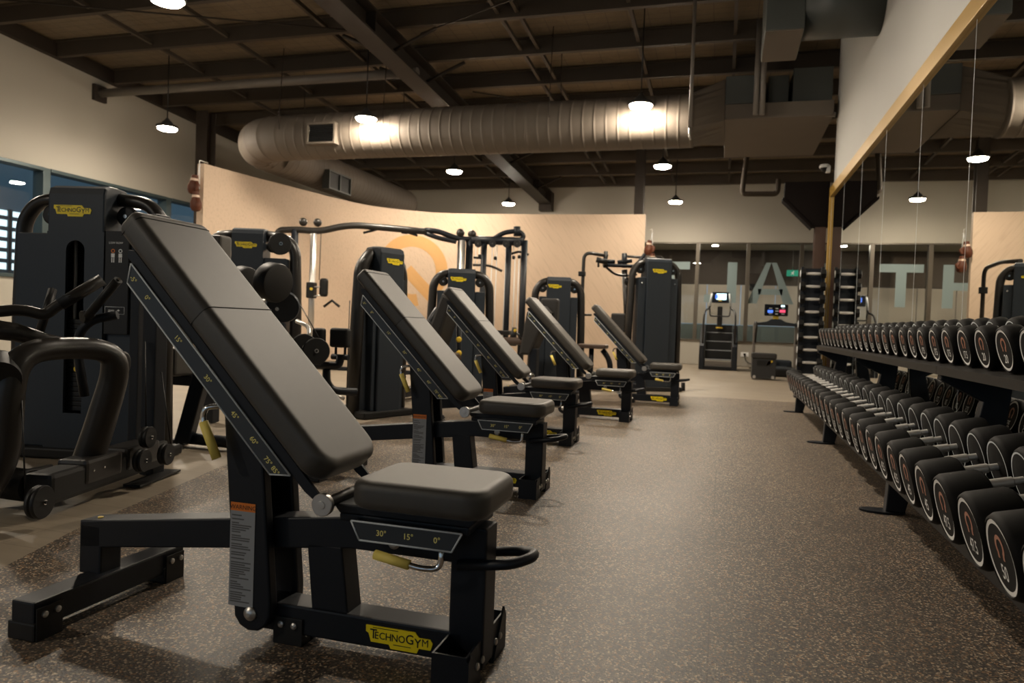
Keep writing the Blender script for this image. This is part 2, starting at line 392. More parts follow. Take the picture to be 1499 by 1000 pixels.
# rear wall behind the photographer: glazed shopfront
mb = MB(WALLM)
xs = [-10, -6.8, -3.6, -.4]
mb.box((XL, YR-.2, 0), (XM+.2, YR, .3)); mb.box((XL, YR-.2, 3.1), (XM+.2, YR, 6.3))
for x in xs: mb.box((x-.45, YR-.2, .3), (x+.15, YR, 3.1))
mb.box((XL, YR-.2, .3), (-10.4, YR, 3.1)); mb.box((.9, YR-.2, .3), (XM+.2, YR, 3.1))
struct(mb, 'wall_rear')
# right wall: plaster above and behind the mirrors, with the gilded trim
mb = MB(WALLR); mb.prism([(YR, 0), (11.2, 0), (11.2, roofz(11.2)), (YR, roofz(YR))], (XM+.11, 0, 0), (0, 1, 0), (0, 0, 1), .18); struct(mb, 'wall_right')
mb = MB(WALLM); mb.box((XM+.02, 11.02, 0), (4.2, 11.2, 5.3)); mb.box((4, 11.2, 0), (4.2, YB, 5.3)); struct(mb, 'wall_side')
mb = MB(GOLD); mb.box((XM-.035, YR, 2.865), (XM+.019, 11.2, 3.0), .004); struct(mb, 'trim_1')
mb = MB(GOLD); mb.box((XM-.035, 11.13, 0), (XM+.019, 11.2, 2.864), .004); struct(mb, 'trim_2')
# back wall with window band
mb = MB(WALLM)
mb.box((XL, YB, 0), (4.2, YB+.2, ZS)); mb.box((XL, YB, ZH), (4.2, YB+.2, roofz(YB)+.02)); mb.box((XL, YB, ZS), (-6.0, YB+.2, ZH)); mb.box((3.6, YB, ZS), (4.2, YB+.2, ZH))
struct(mb, 'wall_back')
mx = [-6.0, -4.67, -3.35, -2.03, -.71, .58, 1.89, 3.2, 3.6]
for a, b in zip(mx, mx[1:]):
    k += 1
    mb = MB(GLS); mb.box((a+.03, YB+.09, ZS+.03), (b-.03, YB+.1, ZH-.03)); w = struct(mb, 'window_%d' % k)
    f = MB(ALU); f.box((a-.05, YB-.03, ZS+.031), (a+.05, YB+.15, ZH-.04), .006)
    f.box((a-.05, YB-.04, ZS), (b-.05, YB+.15, ZS+.03), .004); f.box((a-.05, YB-.03, ZH-.04), (b-.05, YB+.15, ZH), .004); f.build('window_frame', w)
# roof sheet, purlins, bridging, rafter
mb = MB(ROOF); mb.prism([(YR-.2, roofz(YR-.2)), (YB+.2, roofz(YB+.2)), (YB+.2, roofz(YB+.2)+.1), (YR-.2, roofz(YR-.2)+.1)], ((XL+4)/2, 0, 0), (0, 1, 0), (0, 0, 1), 16.2); struct(mb, 'ceiling')
py = [8.52-1.215*i for i in range(12, 0, -1)]+[8.52+1.215*i for i in range(10)]
for y in py:
    z = roofz(y)-.01; m_ = MB(PURL)
    m_.box((XL+.112, y-.006, z-.24), (3.98 if y > 11.3 else XM+.01, y+.006, z)); m_.box((XL+.112, y+.006, z-.24), (3.98 if y > 11.3 else XM+.01, y+.075, z-.228)); m_.box((XL+.112, y-.075, z-.012), (3.98 if y > 11.3 else XM+.01, y-.006, z))
    struct(m_, 'roof_purlin')
m_ = MB(STEELB); m_.prism([(YR, roofz(YR)-.26), (YB, roofz(YB)-.26), (YB, roofz(YB)-.02), (YR, roofz(YR)-.02)], (XL+.06, 0, 0), (0, 1, 0), (0, 0, 1), .1); struct(m_, 'edge_beam')
for x in (-9.1, -7.65, -5.9, -3.2, -2.92, -1.38, 0.0):
    m_ = MB(PURL)
    for ya, yb in zip(py, py[1:]):
        za, zb = roofz(ya)-.17, roofz(yb)-.17
        m_.prism([(ya+.08, za-.03), (yb-.02, zb-.03), (yb-.02, zb+.03), (ya+.08, za+.03)], (x, 0, 0), (0, 1, 0), (0, 0, 1), .05)
    struct(m_, 'purlin_bridging')
for x in (-4.9,):
    m_ = MB(STEELB); q = lambda y, o: (y, roofz(y)-o)
    m_.prism([q(YR+.01, .66), q(YB-.3, .66), q(YB-.3, .63), q(YR+.01, .63)], (x, 0, 0), (0, 1, 0), (0, 0, 1), .34)
    m_.prism([q(YR+.01, .63), q(YB-.3, .63), q(YB-.3, .33), q(YR+.01, .33)], (x, 0, 0), (0, 1, 0), (0, 0, 1), .02)
    m_.prism([q(YR+.01, .33), q(YB-.3, .33), q(YB-.3, .305), q(YR+.01, .305)], (x, 0, 0), (0, 1, 0), (0, 0, 1), .34)
    for y in (9.05, 18.3): m_.box((x-.16, y, roofz(y)-.62), (x+.16, y+.02, roofz(y)-.34))
    m_.box((x-.18, YB-.3, 4.1), (x+.18, YB-.005, roofz(YB)-.3))
    struct(m_, 'roof_rafter')
    for y in py[-10:]:                                  # fly braces down to the bottom flange
        if abs(y-10.95) < .3 or abs(y-15.8) < .3 or abs(y-9.73) < .3 or abs(y-18.24) < .3:
            for sg in (-1, 1):
                m_ = MB(STEELB); m_.tube([(x+sg*.02, y+.04, roofz(y)-.6), (x+sg*.75, y+.04, roofz(y)-.29)], .03, 4); struct(m_, 'fly_brace')
for a, b in (((-4.4, 9.8), (.9, 7.4)), ((-4.4, 12.1), (.9, 15.6)), ((-10.9, 7.4), (-4.9, 9.7))):
    m_ = MB(STEELB); m_.tube([(a[0], a[1], roofz(a[1])-.34), (b[0], b[1], roofz(b[1])-.34)], .012, 6); struct(m_, 'bracing_rod')
def column(x, y, s, m):
    m_ = MB(m); z = roofz(y)-.3
    m_.box((x-s, y-s, 0), (x+s, y-s+.018, z), .002); m_.box((x-s, y+s-.018, 0), (x+s, y+s, z), .002); m_.box((x-.008, y-s+.018, 0), (x+.008, y+s-.018, z)); m_.box((x-s-.03, y-s-.03, 0), (x+s+.03, y+s+.03, .02))
    return struct(m_, 'steel_column')
column(-10.3, 12.5, .135, STEELB); column(-1.86, 16.02, .1, STEELB)
# steel post with its haunch at the end of the mirror wall
m_ = MB(STEELR); m_.box((1.235, 11.36, 0), (1.385, 11.375, 2.49)); m_.box((1.3, 11.375, 0), (1.32, 11.5, 2.49)); m_.box((1.235, 11.5, 0), (1.385, 11.515, 2.49)); struct(m_, 'portal_post')
m_ = MB(HAU); m_.prism([(.8, 3.13), (.79, 2.89), (1.2, 2.47), (1.41, 2.47), (1.41, 3.13)], (0, 11.43, 0), (1, 0, 0), (0, 0, 1), .16, .004)
m_.prism([(.77, 2.9), (.77, 2.86), (1.185, 2.44), (1.2, 2.47), (.79, 2.89)], (0, 11.43, 0), (1, 0, 0), (0, 0, 1), .24); struct(m_, 'portal_haunch')
# mirrors
for i, (a, b) in enumerate(((-1.0, .2), (.2, 1.42), (1.42, 2.64), (2.64, 3.85), (3.85, 5.06), (5.06, 6.28), (6.28, 7.58), (7.58, 8.8), (8.8, 10.03), (10.03, 11.125))):
    t = ['farthest mirror panel, narrow, against the gold edge trim', 'mirror panel next to the narrow end panel', 'third mirror panel from the gold post', 'fourth mirror panel from the gold post', 'fifth mirror panel from the gold post', 'sixth mirror panel from the gold post, near the picture edge'][9-i] if i > 3 else 'mirror panel behind the dumbbell rack, near the camera, mostly outside the view'
    m_ = MB(MIR); m_.box((XM-.006, a+.0015, .1), (XM+.018, b-.0015, 2.863)); o = tag(m_.build('mirror_panel'), t, 'mirror', 'wall mirror panels')
    m_ = MB(SIL); m_.box((XM-.0068, b-.0035, .1), (XM+.018, b+.0, 2.863)); m_.build('polished_edge', o)
# curved feature wall
ctl = [(-8.30, 10.05), (-8.22, 10.75), (-8.08, 11.55), (-7.9, 12.5), (-7.72, 13.45), (-7.4, 14.3), (-6.75, 15.0), (-5.95, 15.37), (-4.6, 15.55), (-3.1, 15.65), (-1.68, 15.72)]
def crom(P, n=10):
    out = []
    Q = [P[0]]+P+[P[-1]]
    for i in range(1, len(Q)-2):
        p0, p1, p2, p3 = [V(q) for q in Q[i-1:i+3]]
        for j in range(n):
            t = j/n; out.append(.5*((2*p1)+(p2-p0)*t+(2*p0-5*p1+4*p2-p3)*t*t+(-p0+3*p1-3*p2+p3)*t**3))
    out.append(V(P[-1])); return out
WC = crom(ctl); WS = [0]
for a, b in zip(WC, WC[1:]): WS.append(WS[-1]+(b-a).length)
def wall_pt(s, off=0.):
    for i in range(len(WC)-1):
        if WS[i+1] >= s or i == len(WC)-2:
            t = (s-WS[i])/(WS[i+1]-WS[i]); p = WC[i].lerp(WC[i+1], t); d = (WC[i+1]-WC[i]).normalized(); n = V((d.y, -d.x)); return p+n*off, n
b = bmesh.new(); rows = []
for i, p in enumerate(WC):
    d = (WC[min(i+1, len(WC)-1)]-WC[max(i-1, 0)]).normalized(); n = V((d.y, -d.x))
    q = p-n*.14; rows.append([b.verts.new((p.x, p.y, 0)), b.verts.new((p.x, p.y, 3.35)), b.verts.new((q.x, q.y, 3.35)), b.verts.new((q.x, q.y, 0))])
for A, B in zip(rows, rows[1:]):
    for k_ in range(4): b.faces.new((A[k_], B[k_], B[(k_+1) % 4], A[(k_+1) % 4])).smooth = False
b.faces.new(rows[0]); b.faces.new(rows[-1][::-1]); bmesh.ops.recalc_face_normals(b, faces=b.faces)
mb = MB(FEA); mb.take(b); struct(mb, 'wall_feature')
# big painted letter Q on it
def hit_wall(u, v):
    d = ray(u, v); best = None
    for i in range(400):
        s = WS[-1]*i/400; p, n = wall_pt(s); e = abs(p.x*d.y-p.y*d.x)
        if d.y*p.y > 0 and (best is None or e < best[0]): best = (e, s, CAMH+d.z*p.y/d.y)
    return best[1], best[2]
qs, qz = hit_wall(604, 396); qr = (hit_wall(604, 343.5)[1]-hit_wall(604, 448)[1])/2
b = bmesh.new()
def wv(x, z, o=.004): p, n = wall_pt(qs+x, o); return b.verts.new((p.x, p.y, qz+z))
N = 72; a0, a1 = math.radians(-36), math.radians(282)
ring = [[wv(math.cos(a0+(a1-a0)*i/N)*r, math.sin(a0+(a1-a0)*i/N)*r) for i in range(N+1)] for r in (qr*.665, qr*.83, qr)]
for A, B in zip(ring, ring[1:]):
    for i in range(N): b.faces.new((A[i], A[i+1], B[i+1], B[i]))
tl = V((1, -1)).normalized(); tn = V((1, 1)).normalized(); T_ = []
for i in range(9):
    c = V((-.16, .02))*qr+tl*(qr*1.08*i/8); T_.append([wv(*(c+tn*qr*.17*s_)) for s_ in (-1, 0, 1)])
for A, B in zip(T_, T_[1:]):
    for j in range(2): b.faces.new((A[j], A[j+1], B[j+1], B[j]))
mb = MB(QLOGO); mb.take(b)
tag(mb.build('painted_letter'), 'large amber letter Q painted on the curved beige wall', 'wall logo')
# ducts
def duct(name, pts, r, label, ribs=.0, rad=1.2, m=DUC):
    t = thing(name, label, 'air duct', (pts[0][0], pts[0][1], 0))
    P = [V(p) for p in pts]; mb = MB(m)
    Q = [P[0]]
    for a, c, d in zip(P, P[1:], P[2:]):
        u, w = a-c, d-c; q = min(rad, u.length*.48, w.length*.48); p0, p2 = c+u.normalized()*q, c+w.normalized()*q
        for i in range(7): s = i/6; Q.append(p0*(1-s)**2+c*2*s*(1-s)+p2*s*s)
    Q.append(P[-1]); R = []; S = []
    for a, c in zip(Q, Q[1:]):
        L = (c-a).length; n = max(1, int(L/.17)) if ribs else 1
        for i in range(n):
            p = a.lerp(c, i/n); d = (c-a).normalized()
            if ribs: S += [p-d*.03, p-d*.008, p, p+d*.008, p+d*.03]; R += [r, r, r+ribs, r, r]
            else: S.append(p); R.append(r)
    S.append(Q[-1]); R.append(r)
    mb.tube(S, R, 40); mb.build('duct_tube', t)
    return t
DY, DZ, DR = 10.86, 3.94, .375
dt = duct('spiral_duct', [(-.55, DY, DZ), (-8.22, DY, DZ-.01), (-8.2, 17.6, DZ-.0)], DR, 'large round spiral duct crossing below the roof, bending at its left end', .007, .95)
for u, v, hh in ((470, 195, .34),):
    p = at(u, v, 'y', DY-DR-.05); m_ = MB(DUC)
    w_ = .26
    m_.box((p.x-w_, p.y-.02, p.z-.17), (p.x+w_, DY-.2, p.z-.14)); m_.box((p.x-w_, p.y-.02, p.z+.14), (p.x+w_, DY-.2, p.z+.17)); m_.box((p.x-w_, p.y-.02, p.z-.14), (p.x-w_+.03, DY-.2, p.z+.14)); m_.box((p.x+w_-.03, p.y-.02, p.z-.14), (p.x+w_, DY-.2, p.z+.14))
    o = m_.build('air_outlet', dt)
    m_ = MB(DRK); m_.box((p.x-w_+.03, p.y+.03, p.z-.14), (p.x+w_-.03, p.y+.04, p.z+.14))
    for i in range(9): m_.box((p.x-w_+.03, p.y-.01, p.z-.13+i*.031), (p.x+w_-.03, p.y+.03, p.z-.124+i*.031))
    m_.build('grille', o)
d_ = V((0, 1, 0)); s_ = V((1, 0, 0)); c_ = at(495, 268, 'x', -8.2+DR+.03); m_ = MB(DUCB); M_ = Matrix((s_, d_, V((0, 0, 1)))).transposed().to_4x4(); M_.translation = c_; m_.M = M_
m_.box((-.1, -.45, -.19), (.06, -.42, .19)); m_.box((-.1, .42, -.19), (.06, .45, .19)); m_.box((-.1, -.42, .16), (.06, .42, .19)); m_.box((-.1, -.42, -.19), (.06, .42, -.16)); m_.box((-.1, -.02, -.16), (.06, .02, .16)); o = m_.build('air_outlet', dt)
m_ = MB(DRK); m_.M = M_; m_.box((-.08, -.42, -.16), (.03, -.02, .16)); m_.box((-.08, .02, -.16), (.03, .42, .16)); m_.build('grille', o)
# rectangular plenum and air units over the mirror wall
t = thing('air_plenum', 'grey sheet metal duct boxes joined to the right end of the round duct', 'air duct', (.3, 12.4, 0))
m_ = MB(DUC); m_.box((-.1, 11.0, 3.98), (1.37, 13.4, 4.2), .01)
b = bmesh.new(); n = 24
A = [b.verts.new((-.6, DY+math.cos(2*PI*i/n)*DR, DZ+math.sin(2*PI*i/n)*DR)) for i in range(n)]
def sq(a):
    c, s = math.cos(a), math.sin(a); k_ = 1/max(abs(c), abs(s)); return c*k_, s*k_
B = [b.verts.new((-.1, 11.75+sq(2*PI*i/n)[0]*.75, 4.27+sq(2*PI*i/n)[1]*.3)) for i in range(n)]
for i in range(n): b.faces.new((A[i], A[(i+1) % n], B[(i+1) % n], B[i]))
bmesh.ops.recalc_face_normals(b, faces=b.faces); m_.take(b); m_.build('plenum_box', t)
m_ = MB(DUCB); m_.box((-.1, 10.98, 4.2), (.42, 12.6, 4.6), .01); m_.build('damper_box', t)
m_ = MB(DUCB); m_.box((.5, 11.25, 4.2), (.78, 12.5, 4.66), .01); m_.box((.83, 11.15, 4.14), (1.36, 12.9, 4.72), .012); m_.build('fan_box', t)
m_ = MB(PIPE); p = [at(u, v, 'y', 11.1) for u, v in ((1112, 172), (1128, 160), (1150, 158), (1163, 168))]; m_.tube(p, .03, 8, rad=.05); m_.build('drain_pipe', t)
m_ = MB(PIPE); m_.tube([(.55, 11.05, 4.08), (1.4, 11.05, 4.0)], .035, 8); m_.build('support_rail', t)
t = thing('air_unit', 'dark grey air handling box with round duct running into the white wall', 'air unit', (.6, 8.3, 0))
p0, p1 = at(1120, 45, 'y', 8.0), at(1178, 45, 'y', 8.0)
m_ = MB(DUCB); m_.box((p0.x, 8.0, p0.z), (p1.x, 8.9, 5.1), .012); m_.build('unit_box', t)
m_ = MB(DUC); m_.box((p0.x+.01, 8.01, p0.z-.012), (p1.x-.01, 8.89, p0.z)); m_.build('base_tray', t)
m_ = MB(DUCB); m_.tube([(p1.x, 8.3, p0.z+.33), (XM+.015, 8.3, p0.z+.33)], .33, 32); m_.build('round_duct', t)
# pipes hung from the roof
def pipe(name, pts, r, label, rad=.08, m=PIPE, cat='pipe'):
    m_ = MB(m); m_.tube(pts, r, 10, rad=rad); return tag(m_.build(name), label, cat)
pa, pb = at(186, 134, 'x', -11.18), at(586, 99, 'y', 10.4)
t = thing('fire_pipe', 'long horizontal pipe on the left wall running below the roof beams', 'pipe', (-11.1, 10.4, 0))
m_ = MB(PIPE); m_.tube([(-11.19, 10.7, pb.z+.02), (-4.83, 10.7, pb.z+.02)], .075, 12); m_.build('pipe_run', t)
m_ = MB(STEELB); m_.box((-11.2, 10.56, pb.z-.13), (-11.13, 10.84, pb.z+.16), .01); m_.build('wall_flange', t)
p = at(1009, 205, 'y', 9.4)
t = thing('drop_conduit', 'thin vertical conduit hanging from the roof in front of the duct', 'conduit', (p.x, p.y, 0))
m_ = MB(PIPE); m_.tube([(p.x, p.y, roofz(9.4)-.02), (p.x, p.y, p.z+.15)], .022, 8); m_.build('conduit_tube', t)
m_ = MB(STL); m_.tube([(p.x, p.y, p.z+.15), (p.x, p.y, p.z+.05), (p.x+.015, p.y, p.z)], [.018, .01], 8); m_.build('end_fitting', t)
for i, u in enumerate((1106, 1115)):
    p = at(u, 168, 'y', 10.9); pipe('riser_pipe', [(p.x, p.y, roofz(10.9)-.02), (p.x, p.y, p.z)], .04, ['left', 'right'][i]+' one of two vertical grey pipes beside the duct boxes')
q = [at(u, v, 'y', 14.2) for u, v in ((1095, 215), (1086, 284), (1138, 284), (1140, 262))]
pipe('trap_pipe', [V((q[0].x, 14.2, 4.9))]+q, .05, 'U shaped brown pipe hanging below the duct at far right', .08, PURL)
for x, y in ((-2.6, DY), (-5.3, DY), (-7.2, DY)):
    m_ = MB(STEELB); m_.tube([(x, y-.3, roofz(y)-.02), (x, y-.41, DZ), (x, y, DZ-.415), (x, y+.41, DZ), (x, y+.3, roofz(y)-.02)], .006, 6, rad=.25); tag(m_.build('duct_hanger'), 'thin wire strap hanging the round duct, %s' % {-2.6: 'at its right part', -5.3: 'at its middle', -7.2: 'near the left elbow'}[x], 'hanger')
# security camera on the wall end
t = thing('security_camera', 'small white dome security camera on the plaster wall above the mirror', 'camera', (1.36, 11.0, 3.2))
p = at(1207, 248, 'x', 1.36)
m_ = MB(WHT); m_.box((p.x+.02, p.y-.05, p.z-.05), (XM+.019, p.y+.05, p.z+.05), .01); m_.lathe([(0, .075), (.03, .075), (.05, .06)], (p.x, p.y, p.z+.02), (0, 0, 1)); m_.build('camera_base', t)
m_ = MB(DRK); m_.lathe([(0, .06), (-.03, .05), (-.055, .025), (-.06, 0)], (p.x, p.y, p.z+.02), (0, 0, 1)); m_.build('lens_dome', t)
# ------------------------------------------------------------------ adjustable benches
def make_bench(label):
    t = thing('adjustable_bench', label, 'bench', (-1.18, 1.765, 0), 0, 'row of adjustable benches')
    X, Y, Z = V((1, 0, 0)), V((0, 1, 0)), V((0, 0, 1)); yc = 1.765
    def bx(*a, bev=.006, m=BLK): q = MB(m); q.box(*a, bev); return q
    # rear foot and its pads
    q = bx((-1.815, yc-.275, .03), (-1.735, yc+.285, .105)); r = q.build('rear_foot', t)
    for s in (-1, 1):
        y = yc+s*.235
        q = MB(DRK); q.box((-1.822, y-.045, 0), (-1.728, y+.045, .05), .006)
        q.box((-1.728, y-.04, .0), (-1.724, y+.04, .09), .001)
        for yy in (-.018, .022): q.lathe([(0, .009), (.005, .009), (.008, .004)], (-1.724, y+yy, .07), X, 12, STL)
        q.build('foot_pad', r)
    q = bx((-1.838, yc-.04, .1), (-1.758, yc+.04, .25)); q.build('rear_post', t)
    q = MB(BLK); q.prism([(-1.838, .175), (-.93, .283), (-.64, .283), (-.56, .283), (-.56, .375), (-.945, .368), (-1.838, .258)], (0, yc, 0), X, Z, .08, .005)
    o = q.build('main_beam', t)
    q = MB(YEL); q.cyl((-1.79, yc-.01, .262), (-1.79, yc-.01, .2675), .008, 12); q.build('cap_dot', o)
    # pivoting upright made of two cheeks
    up_ = t
    for s in (-1, 1):
        y0 = yc+s*.0655
        pts = [(-1.256, .12), (-1.305, .645), (-1.19, .655), (-1.14, .12)]+[(-1.198+.058*math.cos(a), .09+.055*math.sin(a)) for a in [math.radians(d) for d in (-10, -40, -70, -100, -130, -160, -190)]]
        q = MB(BLK); q.prism(pts, (0, y0, 0), X, Z, .036, .006); c = q.build('upright', t)
        ys_ = y0-.0185 if s < 0 else y0+.0185
        q = MB(STL); q.lathe([(0, .019), (.004, .019), (.01, .013), (.012, .005)], (-1.2, ys_, .085), Y*s, 20); q.build('pivot_bolt', c)
        if s < 0:
            M = frame((-1.232, ys_-.0006, .245), (1, 0, 0), (-.09, 0, 1))
            q = MB(GRY); q.M = M; q.box((-.039, -.145, 0), (.039, .117, .0006)); q.box((-.039, .117, 0), (.039, .14, .0006), 0, ORG)
            q.text('WARNING', Matrix.Translation((0, .128, .001)), .012, INK)
            random.seed(4); y = .105
            while y > -.135:
                w = random.uniform(.3, 1.0)*.066; 
                q.box((-.034, y-.0018, .0006), (-.034+w, y+.0018, .0009), 0, LIN); y -= .0062 if random.random() > .2 else .0105
            q.build('warning_label', c, label='grey warning label with an orange header')
    q = MB(DRK); q.box((-1.285, yc-.046, .2), (-1.25, yc+.046, .63), .003); q.build('upright_web', t)
    # lower frame
    q = bx((-1.2, yc-.045, .03), (-.6, yc+.045, .108)); o = q.build('lower_beam', t)
    q = MB(); badge(q, frame((-.775, yc-.0456, .068), X, Z), .19); q.build('maker_badge', o, label='yellow badge with black lettering')
    q = MB(BLK); q.prism([(-1.06, .285), (-.955, .285), (-.93, .105), (-1.04, .105)], (0, yc, 0), X, Z, .08, .005); q.build('middle_post', t)
    for s in (-1, 1):
        q = MB(DRK); q.box((-1.15, yc+s*.047-.004, 0), (-1.06, yc+s*.047+.004, .075), .002); q.box((-1.15, yc+s*.025-.02, 0), (-1.06, yc+s*.025+.02, .029), .003)
        for xx in (-1.125, -1.085): q.lathe([(0, .009), (.004, .009), (.007, .004)], (xx, yc+s*.051, .055), Y*s, 12, STL)
        q.build('foot_pad', t)
    q = bx((-.64, yc-.045, .02), (-.545, yc+.045, .38)); q.build('front_post', t)
    for s in (-1, 1):
        a, b_ = sorted((yc+s*.045, yc+s*.155)); q = MB(BLK)
        q.box((-.64, a, 0), (-.635, b_, .1)); q.box((-.555, a, 0), (-.55, b_, .1)); q.box((-.635, b_-.005 if s > 0 else a, 0), (-.555, b_ if s > 0 else a+.005, .1)); q.box((-.635, a+.004, 0), (-.555, b_-.004, .06), 0, DRK)
        q.prism([(a-.0, 0), (b_, 0), (b_, .09), (b_-.02 if s > 0 else a+.02, .12)] if s > 0 else [(b_, 0), (a, 0), (a, .09), (a+.02, .1)], (-.547, 0, 0), Y, Z, .006)
        for yy in (.045, .085): q.lathe([(0, .009), (.004, .009), (.007, .004)], (-.544, yc+s*(yy+.01), .055), X, 12, STL)
        q.lathe([(0, .006), (.004, .004)], (-.6, yc+s*.12, .06), Z, 10, STL)
        q.build('front_foot', t)
    q = MB(BLK); q.tube([(-.615, yc-.058, .285), (-.475, yc-.058, .305), (-.435, yc-.02, .315), (-.435, yc+.02, .315), (-.475, yc+.058, .305), (-.615, yc+.058, .285)], .0135, 12, rad=.04); q.build('grab_handle', t)
    # seat
    q = MB(BLK); q.box((-.93, yc-.1, .375), (-.575, yc+.1, .395), .004); q.prism([(-.93, .395), (-.575, .395), (-.55, .418), (-.95, .418)], (0, yc, 0), X, Z, .2, .003); o = q.build('seat_frame', t)
    q = MB(PLT); tr = [(-.885, .385), (-.585, .385), (-.61, .338), (-.86, .338)]; yp = yc-.118
    q.prism(tr, (0, yp, 0), X, Z, .006); q.box((-.87, yp, .362), (-.6, yc-.05, .388), 0, BLK)
    for a, b_ in zip(tr, tr[1:]+tr[:1]): q.tube([(a[0], yp-.0035, a[1]), (b_[0], yp-.0035, b_[1])], .0024, 6, SIL)
    for s_, x in (('30°', -.80), ('15°', -.725), ('0°', -.65)): q.text(s_, frame((x, yp-.0034, .362), X, Z), .0155, YTX, 1, True)
    q.build('seat_scale', o, label='angle scale plate with yellow numbers')
    q = MB(UPH); q.cushion((-.888, yc-.15, .42), (-.522, yc+.15, .494), .06, .024); q.build('seat_pad', t)
    q = MB(CHR); q.lathe([(0, .016), (.004, .016), (.007, .01)], (-.80, yc-.041, .315), -Y, 16, STL); q.build('stop_bolt', t)
    q = MB(CHR); q.tube([(-.645, yc-.1, .35), (-.645, yc-.1, .285), (-.69, yc-.112, .283), (-.81, yc-.112, .302)], .0075, 10, rad=.028); o = q.build('seat_lever', t)
    q = MB(YLG); q.tube([(-.725, yc-.112, .2885), (-.82, yc-.112, .3035)], .0125, 12); q.build('grip', o, label='yellow grip')
    # backrest
    hx, hz = -.95, .425
    q = MB(GUN); q.cyl((hx, yc-.145, hz), (hx, yc+.145, hz), .0155, 16); o = q.build('hinge_axle', t)
    for s in (-1, 1):
        q = MB(STL); q.lathe([(0, .029), (.012, .029), (.014, .027), (.014, .011), (.0165, .010), (.017, .0)], (hx, yc+s*.143, hz), Y*s, 28); q.build('axle_cap', o)
    ang = math.radians(46.05); D = V((-math.cos(ang), 0, math.sin(ang))); Nn = V((math.sin(ang), 0, math.cos(ang)))
    base = V((-.95, 0, .425))
    def P(s, h): return base+D*s+Nn*h
    # pad: bottom face at h=.028, top at h=.096
    M = Matrix((D, Y, D.cross(Y))).transposed().to_4x4()
    if (D.cross(Y)).dot(Nn) < 0: M = Matrix((-D, Y, Nn)).transposed().to_4x4(); sg = -1
    else: sg = 1
    def pbox(name, s0, s1, w, h0, h1, r, mtl, par, extra):
        q = MB(mtl); M2 = M.copy(); M2.translation = base; q.M = M2
        a, b_ = sorted((sg*s0, sg*s1)); q.cushion((a, yc-w, h0), (b_, yc+w, h1), .065, r, None, extra)
        return q.build(name, par)
    H0, H1 = .0, .077
    fb = pbox('backrest_pad', .055, .605, .15, H0, H1, .022, UPH, t, (1, 0, 0, 1) if sg < 0 else (0, 1, 1, 0))
    fh = pbox('head_pad', .607, .975, .15, H0, H1, .022, UPH, t, (0, .03, .03, 0) if sg < 0 else (.03, 0, 0, .03))
    def trim(s, name, par):
        q = MB(SEAM); M2 = M.copy(); M2.translation = base; q.M = M2; x = sg*s
        q.tube([(x, yc-.1485, H0+.004), (x, yc-.1485, H1-.022), (x, yc-.146, H1-.01), (x, yc-.138, H1-.001), (x, yc-.125, H1+.0004), (x, yc+.125, H1+.0004), (x, yc+.138, H1-.001), (x, yc+.1485, H1-.022), (x, yc+.1485, H0+.004)], .0016, 6); q.build(name, par)
    trim(.606, 'fold_seam', fb); trim(.94, 'end_seam', fh)
    for s in (-1, 1):
        yy = yc+s*.135; q = MB(BLK)
        a = [P(-.0, -.014), P(.02, .002), P(.885, .002), P(.9, -.012), P(.888, -.028), P(.06, -.026)]
        q.prism([(p.x, p.z) for p in a], (0, yy, 0), X, Z, .012, .002); sf = q.build('backrest_frame', t)
        q = MB(PLT); yo = yy+s*.0085; a = [P(.115, -.027), P(.862, -.027), P(.83, -.072), P(.155, -.072)]
        q.prism([(p.x, p.z) for p in a], (0, yo, 0), X, Z, .005)
        yf = yo+s*.003
        for u, w in zip(a, a[1:]+a[:1]): q.tube([(u.x, yf, u.z), (w.x, yf, w.z)], .0022, 6, SIL)
        if s < 0:
            for st, d in (('-5°', .812), ('0°', .742), ('15°', .59), ('30°', .45), ('45°', .325), ('60°', .238), ('75°', .172), ('85°', .14)):
                c = P(d+.012, -.05 if st not in ('75°', '85°') else -.052); q.text(st, frame((c.x, yf-.0005, c.z), -D, Nn), .0145, YTX, 1, True)
        q.build('angle_scale', sf, label='silver edged plate with angle numbers')
    q = MB(BLK)
    for s in (.12, .5, .84):
        c = P(s, -.012); q.box((c.x-.02, yc-.13, c.z-.008), (c.x+.02, yc+.13, c.z+.008))
    q.build('cross_bar', t)
    q = MB(CHR); a = V((-1.29, yc-.085, .645)); q.tube([(-1.235, yc-.085, .655), (-1.325, yc-.13, .645), (-1.335, yc-.13, .615), (-1.318, yc-.132, .585)], .0075, 10, rad=.02); o = q.build('backrest_lever', t)
    q = MB(YLG); q.tube([(-1.33, yc-.131, .605), (-1.285, yc-.131, .51)], .0125, 12); q.build('grip', o, label='yellow grip')
    return t
bench = make_bench('nearest adjustable incline bench, in the foreground, with grey pads and black frame')
ox, oy = -1.18, 1.765
for dx, dy, lab in ((-.335, 1.97, 'second adjustable bench, just behind the nearest bench'), (-.50, 3.68, 'third adjustable bench, the middle one of the row of five'), (-.27, 5.28, 'fourth adjustable bench, second from the far end of the row'), (.08, 7.07, 'farthest adjustable bench, in front of the tall black weight tower')):
    dup(bench, (ox+dx, oy+dy, 0), None, lab)
